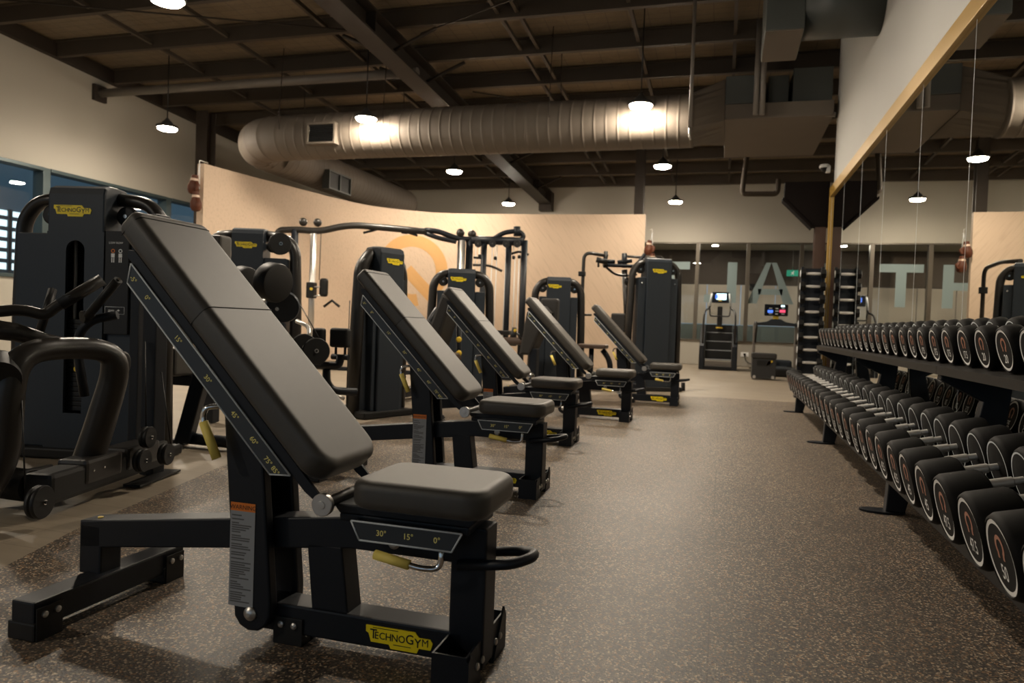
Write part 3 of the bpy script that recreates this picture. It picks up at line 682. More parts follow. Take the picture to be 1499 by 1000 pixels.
# ------------------------------------------------------------------ dumbbell rack along the mirrors
def zlow(y): return .327+.0085*(min(y, 7.5)-2.2)
def zupp(y): return .866+.0020*(y-3)
RY0, RY1 = .55, 8.93
rk = thing('dumbbell_rack', 'long black two tier steel rack along the mirrors, full of dumbbells', 'rack', (1.05, 5, 0))
X, Y, Z = V((1, 0, 0)), V((0, 1, 0)), V((0, 0, 1))
RK = mat('rack_steel', (.012, .0098, .008), .5, noise=.15, spec=.2)
TA = .24; TL = math.tan(TA)
def shelf(name, x0, x1, zf, lipb, lipt):
    for a, b_ in ((RY0, 1.70), (1.704, 4.098), (4.102, 6.488), (6.492, RY1)):
        q = MB(RK); bm_ = bmesh.new(); R = []
        for y in (a, b_):
            z = zf(y); e = z+lipt+TL*(x1-x0); pr = [(x0, z+lipb), (x0, z+lipt), (x1, e), (x1, e+.03), (x1+.012, e+.03), (x1+.012, e-.014), (x0+.014, z+lipt-.012), (x0+.014, z+lipb)]
            R.append([bm_.verts.new((px, y, pz)) for px, pz in pr])
        n = len(R[0])
        for i in range(n): bm_.faces.new((R[0][i], R[0][(i+1) % n], R[1][(i+1) % n], R[1][i]))
        bm_.faces.new(R[0]); bm_.faces.new(R[1][::-1]); bmesh.ops.recalc_face_normals(bm_, faces=bm_.faces); q.take(bm_); q.build(name, rk)
shelf('lower_shelf', .82, 1.17, zlow, -.163, -.1215+TL*.085)
shelf('upper_shelf', 1.045, 1.345, zupp, -.143, -.1-TL*.015)
for y in (1.70, 4.10, 6.49, 8.9):
    q = MB(BLK)
    q.prism([(.84, .012), (.85, .19), (1.19, .29), (1.25, .60), (1.06, .70), (1.06, .72), (1.33, .80), (1.385, .78), (1.33, .2), (1.32, .012), (1.2, .012), (1.2, .15), (.95, .10), (.93, .012)], (0, y, 0), X, Z, .07, .006)
    o = q.build('rack_leg', rk)
    q = MB(BLK); q.prism([(math.cos(a)*.11 + .83, math.sin(a)*.055) for a in [2*PI*i/24 for i in range(24)]], (0, y, .006), X, Y, .012, .002); q.prism([(math.cos(a)*.08 + 1.26, math.sin(a)*.05) for a in [2*PI*i/24 for i in range(24)]], (0, y, .006), X, Y, .012, .002); q.build('foot_plate', o)
q = MB(RK); q.box((1.28, RY0, .2), (1.31, RY1, .26), .004); q.build('rear_rail', rk)
PROT = {}
def dumbbell(kg, R, hl, gap, loc, tilt, label, group):
    key = (kg, R)
    if key not in PROT:
        t = thing('dumbbell', label, 'dumbbell', loc, 0, group); parts = []
        L = hl*2+gap
        for s in (0, 1):
            x0 = 0 if s == 0 else hl+gap; ax = (1, 0, 0)
            q = MB(RUB); q.lathe([(.004, .0), (.004, R*.86), (0, R*.875), (.003, R*.93), (.018, R), (hl-.02, R), (hl-.005, R*.93), (hl, R*.86), (hl, .02)] if s == 0 else [(0, .02), (0, R*.86), (.005, R*.93), (.02, R), (hl-.018, R), (hl-.003, R*.93), (hl, R*.875), (hl-.004, R*.86), (hl-.004, 0)], (x0, 0, 0), ax, 32)
            q.disc((hl+.0008 if s == 0 else hl+gap-.0008, 0, 0), (1 if s == 0 else -1, 0, 0), R*.80, R*.86, 36, SIL); h = q.build('head', t, False)  # thin grey ring on the inner face paints in the bevel highlight
            xf = .0032 if s == 0 else L-.0032; nx = V((-1 if s == 0 else 1, 0, 0))
            q = MB(WHT); q.disc((xf, 0, 0), nx, R*.755, R*.855, 40); q.build('ring', h, False, 'white printed ring')
            M = frame((xf, 0, 0), (0, -1 if s == 0 else 1, 0), (0, 0, 1))
            q = MB(COP); q.M = M
            q.disc((0, R*.24, .0), (0, 0, 1), R*.17, R*.27, 26, None, math.radians(-52), math.radians(232), (1, 0, 0))
            for sx in (-1, 1): q.prism([(sx*R*.12, .1*R), (sx*R*.2, .13*R), (sx*R*.2, -.05*R), (sx*R*.1, -.05*R)], (0, 0, 0), (1, 0, 0), (0, 1, 0), .0004)
            q.build('emblem', h, False, 'copper emblem')
            q = MB(WHT); q.M = M; st = ('%g' % kg); q.text(st, Matrix.Translation((0, -R*.36, 0)), R*.36, WHT, .8 if len(st) < 3 else .66, True); q.build('number', h, False, 'white weight number')
        q = MB(HND); q.lathe([(hl-.002, .014), (hl+.022, .014), (hl+.026, .0185), (hl+gap-.036, .0185), (hl+gap-.032, .014), (hl+gap+.002, .014)], (0, 0, 0), (1, 0, 0), 18); q.build('handle', t, False)
        PROT[key] = t; t.rotation_euler = (0, tilt, 0); return t
    src = PROT[key]; return dup(src, loc, None, label, group)
low = [50, 50, 47.5, 47.5, 45, 45, 42.5, 42.5, 40, 40, 37.5, 37.5, 35, 35, 32.5, 32.5, 30, 30, 27.5, 27.5, 25, 25, 22.5, 22.5, 22.5]
# ring centres measured on the rack, nearest first
lowy = [1.945, 2.20, 2.45, 2.72, 2.97, 3.225, 3.455, 3.72, 3.95, 4.195, 4.44, 4.71, 4.985, 5.24, 5.505, 5.775, 6.04, 6.30, 6.56, 6.82, 7.08, 7.34, 7.60, 7.86, 8.12, 8.38, 8.64]
lowkg = [52.5, 50, 47.5, 47.5, 45, 45, 42.5, 42.5, 40, 40, 37.5, 37.5, 35, 35, 32.5, 32.5, 30, 30, 27.5, 27.5, 25, 25, 22.5, 22.5, 22.5, 22.5, 22.5]
ordn = ['nearest', 'second', 'third', 'fourth', 'fifth', 'sixth', 'seventh', 'eighth', 'ninth', 'tenth', '11th', '12th', '13th', '14th', '15th', '16th', '17th', '18th', '19th', '20th', '21st', '22nd', '23rd', '24th', '25th', '26th', 'farthest']
for i, (y, kg) in enumerate(zip(lowy, lowkg)):
    R = .117
    hl = .095+.05*(kg-20)/30
    dumbbell(kg, R, hl, .19, (.735, y, zlow(y)), -TA, 'black %g kg dumbbell on the lower rack tier, %s from the camera end' % (kg, ordn[i]), 'dumbbells on the lower rack tier')
uppy = [2.53, 2.77, 3.01, 3.254, 3.505, 3.745, 3.997, 4.225, 4.468, 4.68, 4.905, 5.16, 5.402]
while uppy[-1] < 8.55: uppy.append(uppy[-1]+.237)
uppkg = [22.5, 22.5, 20, 20, 20, 17.5, 17.5, 17.5, 17.5, 15, 15, 15, 15, 12.5, 12.5, 12.5, 12.5, 10, 10, 10, 10, 9, 9, 8, 8, 7, 7, 7]
oru = ordn[:len(uppy)-1]+['farthest']
for i, (y, kg) in enumerate(zip(uppy, uppkg)):
    R = .096
    hl = .045+.035*(kg-5)/17
    dumbbell(kg, R, hl, .13, (1.06, y, zupp(y)), -TA, 'black %g kg dumbbell on the upper rack tier, %s from the camera end' % (kg, oru[i]), 'dumbbells on the upper rack tier')
# slim vertical rack of light dumbbells at the end of the mirrors
vt = thing('dumbbell_tower', 'tall slim black tower holding small chrome handled dumbbells at mirror end', 'rack', (1.2, 11.0, 0))
q = MB(BLK); q.box((1.02, 10.93, 0), (1.38, 11.12, .03), .004); q.build('tower_base', vt)
for x in (1.06, 1.33): q = MB(BLK); q.box((x-.02, 11.0, .03), (x+.02, 11.06, 1.86), .004); q.build('upright', vt)
q = MB(BLK); q.box((1.08, 11.03, .03), (1.31, 11.04, 1.84)); q.build('back_plate', vt)
base_d = None
for i in range(9):
    z = .33+i*.178
    q = MB(BLK); q.box((1.04, 10.9, z-.05), (1.08, 11.0, z-.035)); q.box((1.31, 10.9, z-.05), (1.35, 11.0, z-.035)); q.box((1.04, 10.9, z-.05), (1.06, 10.905, z-.01)); q.build('cradle', vt)
    lab = 'small chrome handled dumbbell on the slim tower, %s from the floor' % ['lowest', 'second', 'third', 'fourth', 'fifth', 'sixth', 'seventh', 'eighth', 'topmost'][i]
    if base_d is None:
        base_d = thing('small_dumbbell', lab, 'dumbbell', (1.19, 10.9, z), 0, 'light dumbbells on the slim tower')
        q = MB(HND); q.lathe([(-.1, .016), (-.05, .02), (0, .022), (.05, .02), (.1, .016)], (1.19, 10.9, z), (1, 0, 0), 14); q.build('handle', base_d)
        for s in (-1, 1):
            q = MB(RUB); q.lathe([(.095, .055), (.1, .068), (.13, .072), (.16, .068), (.165, .055)], (1.19, 10.9, z), (s, 0, 0), 6, None, False); h = q.build('head', base_d)
            q = MB(SIL); q.lathe([(.166, .05), (.168, .05)], (1.19, 10.9, z), (s, 0, 0), 18); q.build('end_ring', h)
    else: dup(base_d, (1.19, 10.9, z), None, lab)
# ------------------------------------------------------------------ weight machines
X, Y, Z = V((1, 0, 0)), V((0, 1, 0)), V((0, 0, 1))
def PD(pts): return [dep(*p) for p in pts]
def one(name, par, m, fn, label=None):
    q = MB(m); fn(q); return q.build(name, par, True, label)
def tower(t, loc, rz, h=1.6, slot=True, wide=.40, w=.175, badge_x=0., badge_z=None, bw=.2, lr=.045, side=None, screws=False):
    M = Matrix.Translation(V(loc)) @ Matrix.Rotation(rz, 4, 'Z')
    d0, d1 = -.13, .13
    # shroud: front skin with rounded crown, and an open slot showing the weight stack
    prof = [(d0, .06), (d0, h-.06), (d0+.012, h-.022), (d0+.05, h-.004), (0, h), (d1-.05, h-.006), (d1, h-.06), (d1, h-.16)]
    if slot:
        q = MB(SHR, M); sw, s0, s1 = .058, .27, h-.42
        def strip(x0, x1, z0, z1): q.box((x0, d0, z0), (x1, d0+.02, z1), .0)
        strip(-w, -sw, .06, s1+.03); strip(sw, w, .06, s1+.03); strip(-sw, sw, .06, s0)
        top = [(-w, s1+.03), (-sw, s1+.03)]+[(sw*math.cos(a), s1+.03+sw*math.sin(a)) for a in [PI-PI*i/12 for i in range(1, 12)]]+[(sw, s1+.03), (w, s1+.03), (w, h-.28), (-w, h-.28)]
        q.prism(top, M.inverted() @ (M @ V((0, d0+.01, 0))), X, Z, .02)
        q.prism([(d0, h-.2805), (d0, h-.06), (d0+.012, h-.022), (d0+.05, h-.004), (0, h), (d1-.05, h-.006), (d1, h-.06), (d1, h-.2805)], (0, 0, 0), Y, Z, w*2, .012, None, False)
        q.box((-w, d0+.02, .06), (-w+.02, d1, h-.281)); q.box((w-.02, d0+.02, .06), (w, d1, h-.281)); q.box((-w, d1-.01, .06), (w, d1, h-.281))
        sh = q.build('shroud', t)
        q = MB(DRK, M); z = .28
        while z < .82: q.box((-.12, d0+.05, z), (.12, d1-.03, z+.026), .003); z += .029
        q.cyl((-.09, 0, .3), (-.09, 0, h-.3), .012, 8, STL); q.cyl((.09, 0, .3), (.09, 0, h-.3), .012, 8, STL)
        q.build('weight_stack', t)
        for z, r in ((.655, .014), (.535, .017)):
            q = MB(YEL, M); q.lathe([(0, r*.7), (.008, r), (.02, r), (.024, r*.6)], (.015, d0+.03, z), -Y, 18); q.build('selector_knob', t, True, 'yellow selector knob')
    else:
        q = MB(SHR, M); q.prism([(d0, .05), (d0, h-.06), (d0+.012, h-.022), (d0+.05, h-.004), (0, h), (d1-.05, h-.006), (d1, h-.06), (d1, .05)], (0, 0, 0), Y, Z, w*2, .012); sh = q.build('shroud', t)
        if screws:
            for sx in (-1, 1):
                for zz in (h-.37, .25): q = MB(CHR, M); q.lathe([(0, .011), (.006, .011), (.009, .005)], (sx*(w+.06), d0+.028, zz), -Y, 12); q.build('screw', sh)
    bz = badge_z or h-.17
    q = MB(); badge(q, M @ frame((badge_x, d0-.0005, bz), X, Z), bw); q.build('maker_badge', sh, True, 'yellow badge with black lettering')
    for s in (-1, 1):
        q = MB(SHR, M); x0, x1 = sorted((s*(w+.002), s*(wide-.055))); q.box((x0, d0+.03, .06), (x1, d1-.03, h-.29), .008); q.build('side_panel', t)
        q = MB(GUN, M); q.tube([(s*(w-.03), .03, h-.06), (s*(wide-.09), .03, h-.085), (s*wide, .03, h-.2), (s*(wide+.02), .035, h*.55), (s*(wide+.035), .045, .02)], lr, 14, rad=.12, prof=1.25); q.build('frame_loop', t)
        q = MB(DRK, M); q.lathe([(-.02, .05), (-.015, .06), (.015, .06), (.02, .05)], (s*(w+.06), .0, h-.17), Y, 24); q.cyl((s*(w+.06), -.03, h-.17), (s*(w+.06), .03, h-.17), .012, 10, CHR); q.build('top_pulley', t)
    q = MB(DRK, M); q.box((-wide-.06, -.16, 0), (wide+.06, .2, .06), .012); q.build('base', t)
    return M, sh
def pulley(par, o, ax, r, name='pulley'):
    q = MB(DRK); q.lathe([(-.02, r*.2), (-.02, r*.94), (-.014, r), (-.006, r*.99), (0, r*.9), (.006, r*.99), (.014, r), (.02, r*.94), (.02, r*.2)], o, ax, 32)
    p = q.build(name, par); q = MB(CHR); a = V(ax).normalized(); q.cyl(V(o)-a*.024, V(o)+a*.026, r*.16, 12); q.cyl(V(o)+a*.026, V(o)+a*.03, r*.09, 12, DRK); q.build('axle_bolt', p); return p

# --- the machine at far left
L1 = (-3.72, 3.52, 0); R1 = math.radians(11.5)
t = thing('leg_machine', 'black weight machine at far left with looped arms, nearest of the machines', 'weight machine', L1, R1)
M, sh = tower(t, L1, R1, 1.63, True, .45, .178, -.02, 1.475, .235, .04)
q = MB(DRK, M); q.box((.182, -.125, .75), (.33, -.1, 1.36), .004); pl = q.build('placard', t)
q = MB(WHT, M); fm = lambda x, z: frame((x, -.1256, z), X, Z)
q.text('LOW ROW', fm(.25, 1.29), .012, WHT)
for x, c in ((.232, ORG), (.278, WHT)):
    q.M = M @ fm(x, 1.21); q.disc((0, .032, 0), (0, 0, 1), .007, .012, 16, c); q.box((-.011, -.006, 0), (.011, .017, .0004)); q.box((-.009, -.036, 0), (-.003, -.008, .0004)); q.box((.003, -.036, 0), (.009, -.008, .0004))
q.M = M @ fm(.25, .90)
for r_ in ((-.04, -.018, -.002, -.016), (-.04, -.013, -.002, -.011), (-.04, -.008, -.002, -.006), (.022, -.014, .026, -.002), (.016, -.010, .032, -.006)): q.box((r_[0], r_[1], 0), (r_[2], r_[3], .0004))
for a, b_ in (((-.06, -.03), (.06, -.03)), ((.06, -.03), (.06, .012)), ((.06, .012), (-.06, .012)), ((-.06, .012), (-.06, -.03))): q.tube([(*a, 0), (*b_, 0)], .0012, 5)
q.build('instructions', pl, True, 'white instruction print')
yk = [V(p) for p in PD([(-30, 720, 2.95), (2, 660, 3.0), (14, 560, 3.0), (40, 520, 3.06), (90, 510, 3.2), (150, 514, 3.36), (168, 540, 3.42), (150, 610, 3.44), (118, 705, 3.46)])]
yr = [.075, .07, .062, .052, .049, .05, .06, .066, .07]; YP = []; YW = []
for i in range(len(yk)-1):
    p0, p1, p2, p3 = yk[max(i-1, 0)], yk[i], yk[i+1], yk[min(i+2, len(yk)-1)]
    for j in range(6):
        u = j/6; YP.append(.5*((2*p1)+(p2-p0)*u+(2*p0-5*p1+4*p2-p3)*u*u+(-p0+3*p1-3*p2+p3)*u**3)); YW.append(yr[i]*(1-u)+yr[i+1]*u)
YP.append(yk[-1]); YW.append(yr[-1])
one('yoke_tube', t, GUN, lambda q: q.tube(YP, YW, 18))
one('pivot_drum', t, DRK, lambda q: q.lathe([(-.06, .08), (.0, .088), (.05, .088), (.06, .075)], dep(-2, 548, 2.98), dep(0, 0, 1)-CAM, 28))
one('pivot_drum', t, DRK, lambda q: q.lathe([(-.04, .055), (.0, .06), (.03, .06), (.035, .05)], dep(172, 532, 3.5), V((.98, .2, 0)), 28))
one('handle', t, GUN, lambda q: q.tube(PD([(-25, 458, 3.15), (32, 453, 3.25), (66, 462, 3.3), (80, 450, 3.32), (147, 411, 3.4)]), .026, 14, rad=.05))
one('handle_grip', t, DRK, lambda q: q.tube(PD([(88, 446, 3.33), (150, 409, 3.41)]), .0285, 14))
one('grip_post', t, DRK, lambda q: q.tube(PD([(77, 424, 3.55), (68, 456, 3.5), (56, 492, 3.5)]), .02, 12))
one('lower_arm', t, GUN, lambda q: q.tube(PD([(-40, 478, 3.1), (20, 486, 3.2), (70, 500, 3.3), (120, 505, 3.4)]), [.045, .042, .035, .02], 14))
one('swing_arm', t, BLK, lambda q: q.tube(PD([(172, 461, 3.62), (135, 468, 3.6), (116, 486, 3.6), (114, 520, 3.62), (124, 580, 3.65)]), .022, 12, rad=.08))
one('swing_handle', t, DRK, lambda q: q.tube(PD([(128, 463, 3.56), (173, 410, 3.5)]), .021, 14))
one('handle_cap', t, CHR, lambda q: q.cyl(dep(173, 410, 3.5), dep(174.5, 408.5, 3.495), .008, 12))
one('swing_pivot', t, DRK, lambda q: q.tube(PD([(120, 464, 3.56), (135, 462, 3.6)]), .03, 14))
for u, lo, s in ((222, 694, .045), (197, 684, .03)):
    p = at(u, lo, 'z', 0)
    one('cable_post', t, BLK, lambda q: q.box((p.x-s, p.y-s, 0), (p.x+s, p.y+s, 1.42 if s > .04 else 1.38), .008))
bA, bB = V((-2.80, 2.50, 0)), V((-2.985, 3.30, 0)); bd = (bB-bA).normalized(); bn = V((bd.y, -bd.x, 0))
BM = frame(bA, bd, -bn); BL = (bB-bA).length
q = MB(DRK, BM); q.box((-.12, -.065, .05), (BL, .065, .185), .02); bb = q.build('base_beam', t)
for a, b_ in ((.10, .38), (.42, .72)):
    q = MB(GUN, BM); q.box((a, -.072, .09), (b_, .072, .205), .018); 
    for xx in (a+.05, a+.13): q.lathe([(0, .006), (.004, .006), (.006, .003)], (xx, -.072, .15), -Y, 10, CHR)
    q.build('cover_plate', bb)
q = MB(DRK); q.tube([(-2.84, 2.42, .12), (-3.4, 2.42, .12), (-4.2, 2.75, .12)], .07, 14, rad=.15); q.build('cross_beam', t)
q = MB(GUN); q.tube(PD([(-10, 705, 3.3), (20, 700, 3.35), (75, 688, 3.5)]), .03, 12); q.build('foot_bar', t)
q = MB(DRK, BM); q.box((BL-.35, -.11, 0), (BL+.05, -.02, .012)); q.build('floor_plate', t)
for u, v, d, r in ((58, 735, 2.93, .068), (208, 674, 3.62, .058), (216, 640, 3.7, .055), (243, 665, 3.78, .056)): pulley(t, dep(u, v, d), bn*1.0, r)
for pts in (((31, 575, 3.0), (37, 716, 2.95)), ((236, 545, 3.85), (250, 650, 3.79)), ((212, 500, 3.7), (214, 640, 3.7))): one('cable', t, DRK, lambda q: q.tube(PD(pts), .0035, 6))

# --- seat frame of the leg extension standing behind the first bench
t = thing('exercise_seat', 'black seat on slanted legs between the two left machines, behind nearest bench', 'exercise seat', (-3.5, 4.4, 0))
one('front_leg', t, BLK, lambda q: q.prism([(-.05, 0), (.05, 0), (.17, .48), (.07, .48)], at(269, 647, 'z', .03), (.97, .25, 0), Z, .09, .008))
one('foot_tube', t, BLK, lambda q: q.tube([at(262, 640, 'z', .05), at(340, 648, 'z', .05)], .04, 12))
one('foot_pad', t, DRK, lambda q: q.lathe([(0, .06), (.03, .05)], at(263, 649, 'z', 0), Z, 16))
one('rear_leg', t, BLK, lambda q: q.box(at(309, 618, 'z', 0)+V((-.045, -.045, 0)), at(309, 618, 'z', 0)+V((.045, .045, .5)), .008))
c = dep(262, 520, 4.9)
one('seat_beam', t, BLK, lambda q: q.box((c.x-.38, c.y-.02, .40), (c.x+.16, c.y+.08, .47), .01))
one('gusset', t, SHR, lambda q: q.prism([(-.42, .40), (-.05, .40), (-.03, .24), (-.1, .33), (-.2, .38)], (c.x, c.y-.03, 0), X, Z, .012))
one('seat_pad', t, LTH, lambda q: q.pad((c.x-.36, c.y-.18, .47), (c.x-.02, c.y+.2, .54), .03), 'brown vinyl pad')
one('side_pad', t, UPH, lambda q: q.pad((c.x-.06, c.y-.15, .47), (c.x+.1, c.y+.15, .66), .03))
c2 = dep(322, 368, 5.4)
one('backrest', t, UPH, lambda q: q.pad((c2.x-.095, c2.y-.12, c2.z-.6), (c2.x+.095, c2.y+.02, c2.z+.11), .03))
one('back_post', t, BLK, lambda q: q.tube([(c2.x, c2.y+.05, c2.z-.1), (c2.x, c2.y+.08, .5), (c.x+.1, c.y+.1, .43)], .03, 10, rad=.1))

# --- second machine, behind the foreground backrest
L2 = (-4.55, 6.22, 0); R2 = math.radians(18)
t = thing('arm_curl_machine', 'black weight machine with round roller pads, second from left, behind nearest bench', 'weight machine', L2, R2)
M, sh = tower(t, L2, R2, 1.75, False, .43, .155, -.01, 1.58, .215, .055)
def roller(par, a, b_, r, name='roller_pad', m=DRK):
    a, b_ = V(a), V(b_); L = (b_-a).length
    return one(name, par, m, lambda q: q.lathe([(0, 0), (0, r*.8), (L*.05, r*.95), (L*.18, r), (L*.82, r), (L*.95, r*.95), (L, r*.8), (L, 0)], a, b_-a, 30))
roller(t, dep(391, 412, 5.42), dep(409, 415, 5.36), .148)
roller(t, dep(349, 411, 5.6), dep(364, 414, 5.55), .12)
one('roller_bar', t, STL, lambda q: q.tube(PD([(330, 434, 5.5), (364, 434, 5.45)]), .022, 12))
one('pivot_hub', t, DRK, lambda q: q.tube(PD([(362, 436, 5.46), (378, 436, 5.44)]), .06, 16))
one('cam_disc', t, SHR, lambda q: (q.lathe([(0, .12), (.03, .13), (.035, .11)], dep(414, 450, 5.6), dep(0, 0, 1)-V((.2, -.9, .9)), 32), q.cyl(dep(405, 452, 5.4), dep(405.5, 452.5, 5.36), .014, 10, CHR)))
one('arm_post', t, BLK, lambda q: q.tube(PD([(375, 440, 5.5), (390, 470, 5.55), (398, 520, 5.6), (400, 600, 5.7)]), .05, 12, rad=.1))
pulley(t, dep(410, 357, 6.55), V((.75, -.65, 0)), .1, 'cam_pulley')
one('elbow_shelf', t, STL, lambda q: q.tube(PD([(375, 440, 5.2), (388, 442, 5.2)]), .02, 10))
for u, v in ((445, 508), (463, 514)): pulley(t, dep(u, v, 5.9), V((.6, -.75, .1)), .108)
one('pulley_arm', t, BLK, lambda q: q.tube(PD([(436, 522, 6.0), (470, 530, 6.0)]), .03, 10))
one('cable', t, DRK, lambda q: q.tube(PD([(436, 440, 6.2), (470, 500, 5.95)]), .0045, 6))
one('guide_tube', t, STL, lambda q: q.tube(PD([(434, 470, 6.1), (452, 478, 6.05), (453, 490, 6.0), (447, 498, 6.0)]), .018, 8, rad=.05))

# --- third machine, tower seen edge on with knee pads in front
L3 = (-3.04, 6.12, 0); R3 = math.radians(66)
t = thing('thigh_machine', 'tall black weight tower left of the wall letter, with two knee pads beside it', 'weight machine', L3, R3)
M, sh = tower(t, L3, R3, 1.56, False, .24, .14, 0.02, 1.43, .19, .055)
for u, w_ in ((468, 9), (499, 15)):
    p = dep(u, 495, 6.1); s = w_/1058*6.1
    one('knee_pad', t, DRK, lambda q: q.pad((p.x-s, p.y-.05, p.z-.08), (p.x+s, p.y+.03, p.z+.085), .03))
    one('pad_stem', t, BLK, lambda q: (q.tube([(p.x-s*.5, p.y, p.z-.07), (p.x-s*.5, p.y, p.z-.16)], .012, 8), q.tube([(p.x+s*.5, p.y, p.z-.07), (p.x+s*.5, p.y, p.z-.16)], .012, 8), q.tube([(p.x-s*.9, p.y, p.z-.16), (p.x+s*.9, p.y, p.z-.16)], .025, 10)))
one('pad_beam', t, BLK, lambda q: q.tube(PD([(452, 535, 6.1), (496, 535, 6.1), (499, 521, 6.1)]), .034, 10, rad=.03))
one('support_post', t, BLK, lambda q: q.tube(PD([(478, 535, 6.12), (478, 560, 6.1), (487, 572, 6.1), (522, 574, 6.2)]), .034, 12, rad=.08))
one('foot_frame', t, BLK, lambda q: q.tube([(-3.9, 5.75, .05), (-3.45, 5.9, .05), (-3.2, 6.1, .05)], .045, 10))
one('step_bar', t, STL, lambda q: q.tube(PD([(486, 577, 6.1), (504, 584, 6.1)]), .016, 8))
one('cable', t, DRK, lambda q: q.tube(PD([(512, 440, 6.15), (507, 590, 6.15)]), .004, 6))

# --- fourth machine
L4 = (-3.24, 8.75, 0); R4 = math.radians(20)
t = thing('leg_curl_machine', 'black weight machine right of the wall letter, behind the third bench', 'weight machine', L4, R4)
M, sh = tower(t, L4, R4, 1.58, False, .36, .175, -.04, 1.44, .2, .055)
one('backrest', t, BUP, lambda q: q.prism([(0, 0), (.16, 0), (.36, .62), (.24, .66)], dep(622, 522, 7.6), X, Z, .4, .03))
one('side_handle', t, BLK, lambda q: q.tube(PD([(640, 452, 7.7), (628, 470, 7.6), (622, 490, 7.6)]), .03, 10, rad=.1))
roller(t, dep(606, 480, 7.6), dep(624, 478, 7.4), .08)
one('seat_pad', t, LTH, lambda q: q.pad(dep(600, 520, 7.5)+V((-.2, -.15, -.04)), dep(640, 520, 7.5)+V((.2, .2, .03)), .03))
one('adjust_post', t, BLK, lambda q: q.tube([dep(672, 470, 7.7), at(671, 590, 'z', 0)], .028, 10))
for v in (497, 517): one('adjust_knob', t, YEL, lambda q: q.lathe([(0, .02), (.02, .03), (.05, .03), (.06, .02)], dep(672, v, 7.64), V((.3, -.95, 0)), 14), 'yellow knob')
one('frame_beam', t, BLK, lambda q: q.box((-3.5, 7.2, .03), (-3.35, 8.7, .13), .01))
one('seat_post', t, BLK, lambda q: q.box((-3.47, 7.35, .12), (-3.38, 7.45, .6), .01))

# --- fifth machine
L5 = (-2.30, 10.25, 0); R5 = math.radians(16)
t = thing('leg_press_machine', 'black weight machine behind the fourth bench with brown seat and footplate drum', 'weight machine', L5, R5)
M, sh = tower(t, L5, R5, 1.6, False, .33, .17, -.06, 1.46, .19, .055)
one('seat_pad', t, LTH, lambda q: q.pad(dep(756, 500, 9.3)+V((-.18, -.16, -.04)), dep(756, 500, 9.3)+V((.16, .18, .05)), .045), 'brown vinyl seat')
one('side_bolster', t, BUP, lambda q: q.pad(dep(736, 487, 9.6)+V((-.14, -.1, -.03)), dep(736, 487, 9.6)+V((.12, .1, .03)), .02))
one('backrest', t, BUP, lambda q: q.prism([(-.02, -.12), (.12, -.12), (.34, .42), (.26, .5), (.06, .42)], dep(768, 505, 9.2), X, Z, .4, .03))
one('head_support', t, BUP, lambda q: q.pad(dep(806, 452, 9.3)+V((-.11, -.1, -.16)), dep(806, 452, 9.3)+V((.11, .06, .13)), .04))
one('lever', t, GUN, lambda q: q.tube(PD([(768, 505, 9.15), (755, 485, 9.1)]), .014, 8))
one('lever_knob', t, YEL, lambda q: q.lathe([(-.02, .01), (-.01, .018), (.01, .018), (.02, .01)], dep(754, 484, 9.1), Z, 14), 'yellow lever knob')
one('joint_cover', t, DRK, lambda q: q.tube(PD([(750, 505, 9.4), (753, 480, 9.35)]), [.06, .03], 12))
one('drum', t, LTH, lambda q: q.lathe([(0, 0), (0, .12), (.03, .15), (.2, .15), (.23, .12), (.23, 0)], dep(790, 578, 8.9), V((.5, -.86, 0)), 30), 'brown rounded drum cover')
one('chrome_hub', t, CHR, lambda q: q.lathe([(-.05, .04), (-.02, .055), (.02, .055), (.05, .03)], dep(776, 551, 8.8), Z, 20))
one('frame_beam', t, BLK, lambda q: q.box((-2.5, 8.4, .02), (-2.36, 10.2, .14), .01))
one('frame_post', t, BLK, lambda q: q.box((-2.3, 8.7, .05), (-2.2, 8.85, .6), .01))
one('hub_post', t, BLK, lambda q: q.tube([dep(776, 556, 8.85), at(776, 610, 'z', 0)], .03, 10))

# --- sixth machine: chest fly with overhead arms
L6 = (-.96, 10.75, 0); R6 = math.radians(27)
t = thing('chest_fly_machine', 'tall black weight tower with overhead fly arms, at the right end of the machines', 'weight machine', L6, R6)
M, sh = tower(t, L6, R6, 1.93, False, .355, .19, 0., 1.74, .215, .05, None, True)
one('fly_arm', t, GUN, lambda q: q.tube(PD([(849, 520, 10.56), (851, 460, 10.56), (855, 369, 10.56), (890, 375, 10.56)]), .026, 12, rad=.12))
one('arm_clamp', t, DRK, lambda q: q.box(dep(852, 401, 10.56)+V((-.05, -.04, -.035)), dep(852, 401, 10.56)+V((.05, .04, .035)), .01))
one('arm_head', t, DRK, lambda q: q.tube(PD([(887, 368, 10.56), (886, 392, 10.56)]), .03, 10))
one('fly_grip', t, DRK, lambda q: (q.tube(PD([(873, 380, 10.44), (889, 384, 10.44)]), .04, 12), q.tube(PD([(876, 384, 10.44), (876, 391, 10.44)]), .016, 8)))
one('cross_head', t, BLK, lambda q: (q.tube(PD([(883, 388, 10.56), (930, 390, 10.68), (944, 372, 10.68)]), .028, 10), q.tube(PD([(914, 371, 10.68), (914, 392, 10.68)]), .04, 10), q.tube(PD([(886, 383, 10.62), (900, 383, 10.62)]), .03, 10), q.tube(PD([(904, 384, 10.68), (925, 382, 10.68)]), .03, 10)))
one('curved_link', t, GUN, lambda q: q.tube(PD([(886, 390, 10.62), (900, 402, 10.68), (914, 404, 10.74), (932, 402, 10.80)]), .018, 10, rad=.1))
one('fly_arm', t, GUN, lambda q: q.tube(PD([(914, 375, 10.80), (940, 377, 10.80), (960, 378, 10.92)]), .02, 10))
